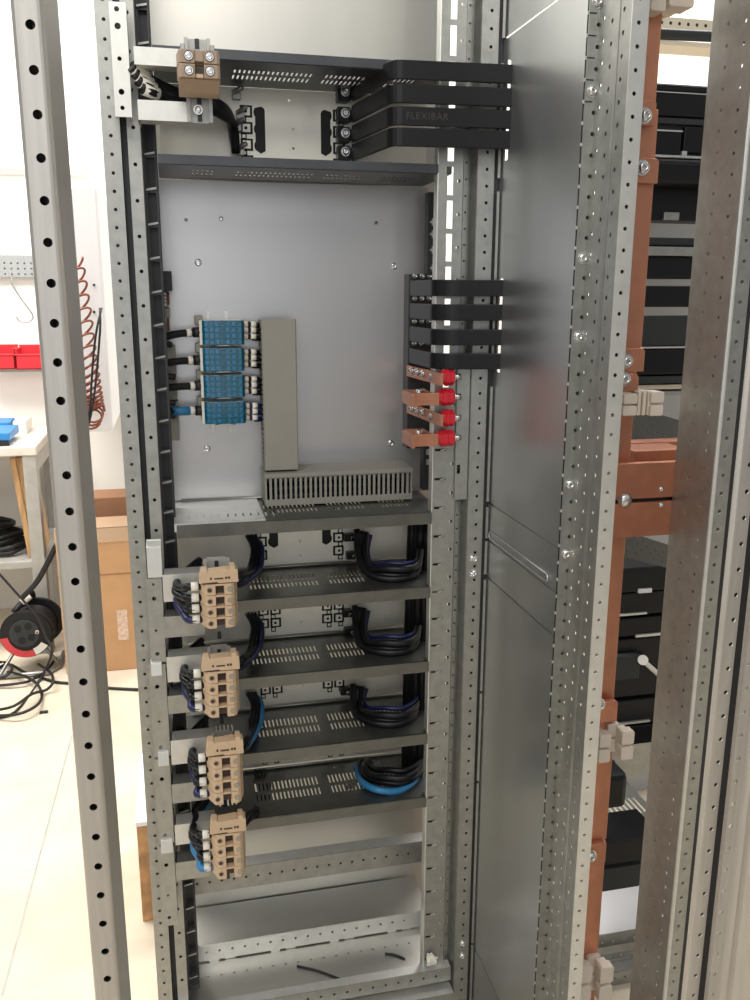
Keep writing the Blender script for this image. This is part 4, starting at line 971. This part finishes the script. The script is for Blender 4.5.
for k, (u0, u1, lab) in enumerate(((-30, 14.5, 'red plastic bin cut by the left picture edge'), (15.5, 46, 'red plastic bin touching the left foreground post'))):
    a, b, c, d = rect(u0, 348.5, u1, 369.5, y-.10)
    m = MB(); th_ = .006
    m.box(a, b, y-.10, y+.02, c, c+th_); m.box(a, a+th_, y-.10, y+.02, c, d); m.box(b-th_, b, y-.10, y+.02, c, d); m.box(a, b, y+.014, y+.02, c, d+.01); m.box(a, b, y-.10, y-.10+th_, c, c+(d-c)*.72)
    m.box(a-.003, b+.003, y-.104, y-.094, c+(d-c)*.66, c+(d-c)*.74)
    tag(m.build('storage_bin', 'redb', None, .002), lab, 'bin', 'red bins on the wall')
a, b, c, d = rect(-30, 368, 46, 372, y); m = MB(); m.box(a, b, y, y+.02, c, d+.004); tag(m.build('bin_rail', 'bench'), 'thin grey wall rail holding the red bins', 'rail')
# white enclosure, pipe
yf = 2.75
p0, p1 = wy(60, 186, yf), wy(97, 186, yf); zb_ = wy(98, 432, yf).z
m = MB(); zt = wy(90, 186, yf).z
m.box(p1.x-.17, p1.x, yf, YW-.001, zb_, zt); o = m.build('wall_cabinet', 'cab', None, .008); tag(o, 'tall white wall cabinet behind the coiled orange-brown hose', 'wall cabinet')
m = MB()
for v in (285, 312): 
    p = wy(94, v, yf-.003); m.cyl(p, p+Vector((0, .005, 0)), .004, 8)
m.build('cabinet_screw', 'dark', o)
m = MB(); m.tube([wy(-40, 169, YW-.02), wy(30, 169, YW-.02), wy(72, 171, YW-.02), wy(84, 174, YW-.02), wy(93, 182, YW-.02), wy(98, 192, YW-.02)], .008, 8); tag(m.build('wall_cable', 'cream'), 'thin pale cable running along the white wall and curving down', 'cable')
# coiled air hose
yh = 2.66; m = MB(); pts = []
ctr = [(76, 262), (80, 290), (84, 320), (87, 350), (90, 375), (92, 395), (93, 410)]
def cpos(s):
    s *= len(ctr)-1; i = min(int(s), len(ctr)-2); f_ = s-i
    return ctr[i][0]*(1-f_)+ctr[i+1][0]*f_, ctr[i][1]*(1-f_)+ctr[i+1][1]*f_
turns = 17; N = turns*14
for k in range(N+1):
    s = k/N; s2 = 1-(1-s)**1.35 if s < 1 else 1; u, v = cpos(s2); c = wy(u, v, yh); an = 2*math.pi*turns*s; R_ = .019+.012*s
    pts.append(c+Vector((R_*math.cos(an), R_*.9*math.sin(an), .016*math.cos(an+.5))))
for k in range(40):
    an = 2*math.pi*k/13.; c = wy(94-.10*k, 411+.25*k, yh); pts.append(c+Vector((.03*math.cos(an), .03*math.sin(an), .022*math.sin(an))))
m.tube(pts, .0034, 6, False); tag(m.build('coiled_hose', 'coil'), 'orange-brown coiled air hose hanging behind the left foreground post', 'hose')
for du, lab in ((-1.5, 'left of two thin black hoses hanging beside the orange-brown coil'), (3.0, 'right of two thin black hoses hanging beside the orange-brown coil')):
    m = MB(); m.tube([wy(101-.4*du, 308, yh-.03), wy(98.5+du*.6, 325, yh-.05), wy(96+du, 345, yh-.05), wy(93.5+du, 375, yh-.05), wy(91+du*.6, 405, yh-.05), wy(88+du*.2, 425, yh-.05)], .0032, 8); tag(m.build('black_hose', 'rubber'), lab, 'hose', 'thin black hoses')
# workbench
yn = 3.42; zt = wy(20, 447, yn).z
t = thing('workbench', (-.75, yn+.2, 0), 'worn pale steel workbench at the far left', 'workbench')
xr = wy(36, 449, yn).x
m = MB(); m.box(-1.9, xr, yn, YW-.005, zt-.035, zt); m.build('worktop', 'benchtop', t, .004)
xl0, xl1 = wy(25.5, 500, yn).x, wy(38, 500, yn).x
for y_ in (yn+.005, YW-.07):
    m = MB(); m.box(xl0, xr-.004, y_, y_+.055, 0, zt-.035); m.build('leg', 'bench', t, .003)
m = MB(); m.box(-1.5, -1.44, yn+.005, yn+.06, 0, zt-.035); m.build('leg', 'bench', t, .003)
zs = wy(10, 563, yn).z
m = MB(); m.box(-1.5, xr, yn+.01, YW-.01, zs-.03, zs); m.build('lower_shelf', 'bench', t, .003)
m = MB(); m.box(xr-.02, xr-.004, yn+.06, YW-.07, zt-.10, zt-.035); m.build('side_rail', 'bench', t, .002)
# on the bench
pz = zt
bq = wz(-6, 438, zt+.0)
a, b = wy(-14, 440, yn+.06).x, wy(11.5, 440, yn+.06).x
m = MB(); h_ = .04
m.box(a, b, yn+.03, yn+.24, zt+.020, zt+.05); m.box(a, b-.02, yn+.05, yn+.22, zt, zt+.020); o = m.build('blue_case', 'blueb', None, .003); tag(o, 'blue case lying on the worn workbench', 'case')
a2, b2, c2, d2 = rect(-14, 439.5, 9, 445, yn+.028); m = MB(); m.box(a2, b2, yn+.026, yn+.04, zt+.002, zt+.020); m.build('dark_front', 'rubber', o)
a, b = wy(-14, 425, yn+.3).x, wy(18, 425, yn+.3).x
m = MB(); m.box(a, b-.03, yn+.28, yn+.42, zt, zt+.055); tag(m.build('blue_case', 'blueb', None, .003), 'second blue case behind the first on the workbench', 'case')
m = MB(); m.box(b-.02, b+.03, yn+.30, yn+.46, zt, zt+.055); tag(m.build('white_box', 'white', None, .003), 'small off-white box beside the blue cases on the workbench', 'box')
# wooden board under the bench
p0 = wy(11, 455, yn+.06); p1 = wy(31, 565, yn+.06)
m = MB(); m.obox((p1.x-.005, yn+.05, zs+.001), (p0.x-p1.x, .0, p0.z-zs-.012), (.020, 0, .0), (0, .02, 0)); m.obox((p1.x+.013, yn+.06, zs+.001), (p0.x-p1.x, 0, p0.z-zs-.012), (.03, 0, 0), (0, .25, 0)); tag(m.build('wooden_board', 'wood'), 'thin wooden board leaning under the workbench', 'board')
# black cables on the lower shelf
for k in range(3):
    m = MB(); pts = []
    for j in range(26):
        an = j*.62+k; pts.append(Vector((xr-.17-.04*k+.09*math.cos(an)+.01*math.sin(3*an), yn+.16+.06*k+.08*math.sin(an), zs+.012+.028*k+.006*math.sin(2.3*an)+.0012*j)))
    m.tube(pts, .0095, 8); tag(m.build('cable_coil', 'rubber'), 'coil of black cable on the lower shelf of the workbench, %s of the heap' % ('bottom', 'middle', 'top')[k], 'cable coil', 'black coils on the lower shelf')
# cable reel
yr = 3.24
c = wy(26, 634.5, yr); R_ = wy(52.5, 634, yr).x-c.x
reel = thing('cable_reel', (c.x, yr, 0), 'black cable reel with a red and white label standing on the floor', 'cable reel')
def disc(m, cx, cy, cz, r, dep, n=36): m.cyl((cx, cy, cz), (cx, cy+dep, cz), r, n)
m = MB(); disc(m, c.x, yr, c.z, R_, .012); m.build('front_disc', 'black', reel, .003)
m = MB(); disc(m, c.x+.030, yr+.10, c.z+.012, R_*1.02, .012); m.build('rear_disc', 'black', reel, .003)
m = MB()
for k in range(7): 
    cx = Vector((c.x+.018, yr+.020+.012*k, c.z)); m.tube([cx+Vector((R_*.82*math.cos(2*math.pi*j/24), 0, R_*.82*math.sin(2*math.pi*j/24))) for j in range(25)], .0075, 8, False)
m.cyl((c.x+.01, yr+.01, c.z), (c.x+.03, yr+.11, c.z), R_*.5, 20); m.build('wound_cable', 'rubber', reel)
def arc_band(r0, r1, a0, a1, y_, mt, nm):
    n = 18; m = MB(); vs = []
    for k in range(n+1):
        an = a0+(a1-a0)*k/n; vs += [(c.x+r0*math.cos(an), y_, c.z+r0*math.sin(an)), (c.x+r1*math.cos(an), y_, c.z+r1*math.sin(an)), (c.x+r0*math.cos(an), y_-.001, c.z+r0*math.sin(an)), (c.x+r1*math.cos(an), y_-.001, c.z+r1*math.sin(an))]
    m.add(vs, [f for k in range(n) for f in ((4*k+2, 4*k+3, 4*k+7, 4*k+6), (4*k, 4*k+2, 4*k+6, 4*k+4), (4*k+1, 4*k+5, 4*k+7, 4*k+3))]); m.build(nm, mt, reel)
arc_band(R_*.70, R_*.97, math.radians(186), math.radians(288), yr-.0005, 'label', 'red_label')
arc_band(R_*.66, R_*.95, math.radians(289), math.radians(326), yr-.0005, 'white', 'white_label')
m = MB(); disc(m, c.x-R_*.05, yr-.006, c.z+R_*.05, R_*.58, .007, 30); hub = m.build('hub_plate', 'dgrey', reel, .002)
for dx, dz in ((-.28, .28), (.12, .36), (-.16, -.22), (.2, -.12)):
    m = MB(); p = Vector((c.x+dx*R_, yr-.0065, c.z+dz*R_)); m.cyl(p, p-Vector((0, .002, 0)), R_*.14, 16); s_ = m.build('socket', 'black', hub)
p = Vector((c.x+.44*R_, yr-.007, c.z+.10*R_)); m = MB(); m.cyl(p, p-Vector((0, .004, 0)), R_*.075, 14); m.build('button_ring', 'white', hub)
m = MB(); m.cyl(p-Vector((0, .003, 0)), p-Vector((0, .007, 0)), R_*.05, 14); m.build('button', 'coil', hub)
m = MB(); zf = .012; m.tube([(c.x-R_*1.1, yr-.03, zf), (c.x+R_*.75, yr-.03, zf), (c.x+R_*1.15, yr+.03, zf), (c.x+R_*1.15, yr+.16, zf)], .009, 8, False); m.tube([(c.x-R_*1.1, yr-.03, zf), (c.x-R_*.9, yr+.05, zf+.02), (c.x, yr+.06, c.z)], .007, 8, False); m.tube([(c.x+R_*1.15, yr+.03, zf), (c.x, yr+.06, c.z)], .007, 8, False); m.build('tube_stand', 'galv', reel)
hp = wy(25, 599, yr+.06); m = MB(); m.tube([(c.x+.1*R_, yr+.14, c.z+.6*R_), hp+Vector((.02, .04, .01)), hp, hp+Vector((-.04, -.03, -.04))], .011, 8); m.build('handle', 'rubber', reel)
m = MB(); m.cyl(hp+Vector((-.01, -.02, -.006)), hp+Vector((.02, -.005, .012)), .013, 12); m.build('handle_sleeve', 'white', reel)
# black hose rising from the reel to the bench
m = MB(); m.tube([wy(22, 598, yr+.02), wy(36, 583, yr+.02), wy(46, 566, yr+.02), wy(55, 548, yr+.02), wy(64, 530, yr+.02)], .010, 10); tag(m.build('thick_hose', 'rubber'), 'thick black hose slanting up from the cable reel past the bench leg', 'hose')
m = MB(); m.tube([wy(-6, 568, yr-.06), wy(20, 597, yr-.06), wy(38, 618, yr-.06), wy(46, 637, yr-.07), wy(52, 652, yr-.09), wz(40, 680, .006), wz(15, 712, .006), wz(-8, 718, .006)], .0045, 8); tag(m.build('thin_cable', 'rubber'), 'thin dark cable hanging across the front of the cable reel', 'cable')
# cables lying on the floor
loops = [([(-8, 672), (8, 664), (24, 672), (40, 677), (56, 682), (80, 684), (110, 688), (150, 690)], 'dark cable running along the floor behind both left posts'),
         ([(-8, 686), (14, 684), (32, 680), (48, 668), (56, 658)], 'dark cable curving on the floor right in front of the reel'),
         ([(-8, 716), (18, 714), (36, 706), (42, 696), (37, 684), (24, 676), (8, 672)], 'dark cable lying in the largest loop on the floor'),
         ([(-8, 711), (14, 706), (32, 694), (46, 690), (53, 682), (50, 672), (38, 664)], 'dark cable in the smaller loop crossing the largest one on the floor'),
         ([(-6, 680), (6, 676), (12, 668), (4, 662), (-8, 664)], 'dark cable end curled at the left picture edge')]
for i, (l, lab) in enumerate(loops):
    m = MB(); m.tube([wz(u, v, .006+.011*i*(.3+.7*(j % 3 > 0))) for j, (u, v) in enumerate(l)], .0052, 8); tag(m.build('floor_cable', 'rubber'), lab, 'cable', 'cables on the floor')
p = wz(44, 713, 0); m = MB(); 
for dx in (-.008, .006): m.box(p.x+dx-.006, p.x+dx+.007, p.y-.006, p.y+.008, 0, .006)
tag(m.build('debris', 'rubber', None, .001), 'tiny dark crumb on the pale floor below the cables', 'debris')
# cardboard boxes
yb = 3.20
a, b = wy(60, 600, yb).x, wy(139, 600, yb).x; zt = wy(118, 527, yb).z
t = thing('cardboard_box', ((a+b)/2, yb+.1, 0), 'tall light cardboard box with clear tape leaning by the wall', 'cardboard box')
m = MB(); m.box(a, b, yb, yb+.16, 0, zt); m.build('box_body', 'card', t, .004)
q = rect(60, 527, 139, 540, yb-.001); m = MB(); m.box(a-.001, b+.001, yb-.002, yb, zt-.055, zt+.001); m.box(a-.001, b+.001, yb-.002, yb+.161, zt-.0005, zt+.001); m.build('tape_strip', 'tape', t)
z5 = wy(110, 574, yb).z; m = MB(); m.box(a, b, yb-.0012, yb+.001, z5-.003, z5+.001); m.build('crease', 'cardd', t)
q = rect(117.5, 610, 128, 640, yb-.001); m = MB(); m.box(q[0], q[1], yb-.0018, yb, q[2], q[3]); m.build('tape_label', 'tapel', t)
yb2 = 3.42
a, b = wy(55, 510, yb2).x, wy(142, 510, yb2).x; zt2 = wy(115, 497, yb2).z
m = MB(); m.box(a, b, yb2, yb2+.15, 0, zt2); tag(m.build('cardboard_box', 'cardd', None, .004), 'darker brown cardboard box standing behind the light taped one', 'cardboard box')
# osb block with a white top
x0_ = wz(146, 921, 0).x; yb = wz(150, 921, 0).y; zt = wy(137, 822, yb).z; xe = x0_+.25
t = thing('osb_block', (x0_+.1, yb+.1, 0), 'block faced with rough brown chipboard and topped white, on the floor behind the left upright', 'chipboard block')
x0_ = wy(136, 822, yb).x
m = MB(); m.box(x0_, x0_+.3, yb, yb+.30, 0, zt-.012); m.build('chipboard_side', 'osb', t, .002)
m = MB(); m.box(x0_-.002, x0_+.302, yb-.002, yb+.302, zt-.012, zt); m.build('white_top', 'cab', t, .002)

# ================================================================ light and camera
w = bpy.data.worlds.new('World'); sc.world = w; w.use_nodes = True
nt = w.node_tree; bg = nt.nodes['Background']; bg.inputs[1].default_value = LIGHT['world']
tc = nt.nodes.new('ShaderNodeTexCoord'); sx = nt.nodes.new('ShaderNodeSeparateXYZ'); cr = nt.nodes.new('ShaderNodeValToRGB')
mr = nt.nodes.new('ShaderNodeMapRange'); mr.inputs['From Min'].default_value = -1; mr.inputs['From Max'].default_value = 1
nt.links.new(tc.outputs['Generated'], sx.inputs[0]); nt.links.new(sx.outputs['Z'], mr.inputs['Value']); nt.links.new(mr.outputs[0], cr.inputs[0]); nt.links.new(cr.outputs[0], bg.inputs[0])
el = cr.color_ramp.elements; el[0].position = .30; el[0].color = (.22, .21, .20, 1); el[1].position = .75; el[1].color = (1.25, 1.27, 1.3, 1)
e_ = cr.color_ramp.elements.new(.5); e_.color = (.62, .64, .67, 1)
def area(name, loc, tgt, sx, sy, e, col=(1, 1, 1)):
    l = bpy.data.lights.new(name, 'AREA'); l.shape = 'RECTANGLE'; l.size = sx; l.size_y = sy; l.energy = e; l.color = col
    o = bpy.data.objects.new(name, l); COL.objects.link(o); o.location = loc
    o.rotation_euler = (Vector(tgt)-Vector(loc)).to_track_quat('-Z', 'Y').to_euler(); return o
for a in LIGHT['areas']: area(*a)
cam = bpy.data.cameras.new('Camera'); cam.sensor_fit = 'VERTICAL'; cam.sensor_height = 36.0; cam.lens = F/1000*36.0; cam.clip_start = .01
co = bpy.data.objects.new('Camera', cam); COL.objects.link(co)
R3 = Matrix((RIGHT, UP, -FWD)).transposed()
co.matrix_world = Matrix.Translation(EYE) @ R3.to_4x4(); sc.camera = co
vs = sc.view_settings; vs.view_transform = 'Standard'; vs.look = 'None'; vs.gamma = 1; vs.use_curve_mapping = False; vs.exposure = LIGHT['exposure']
sc.display_settings.display_device = 'sRGB'
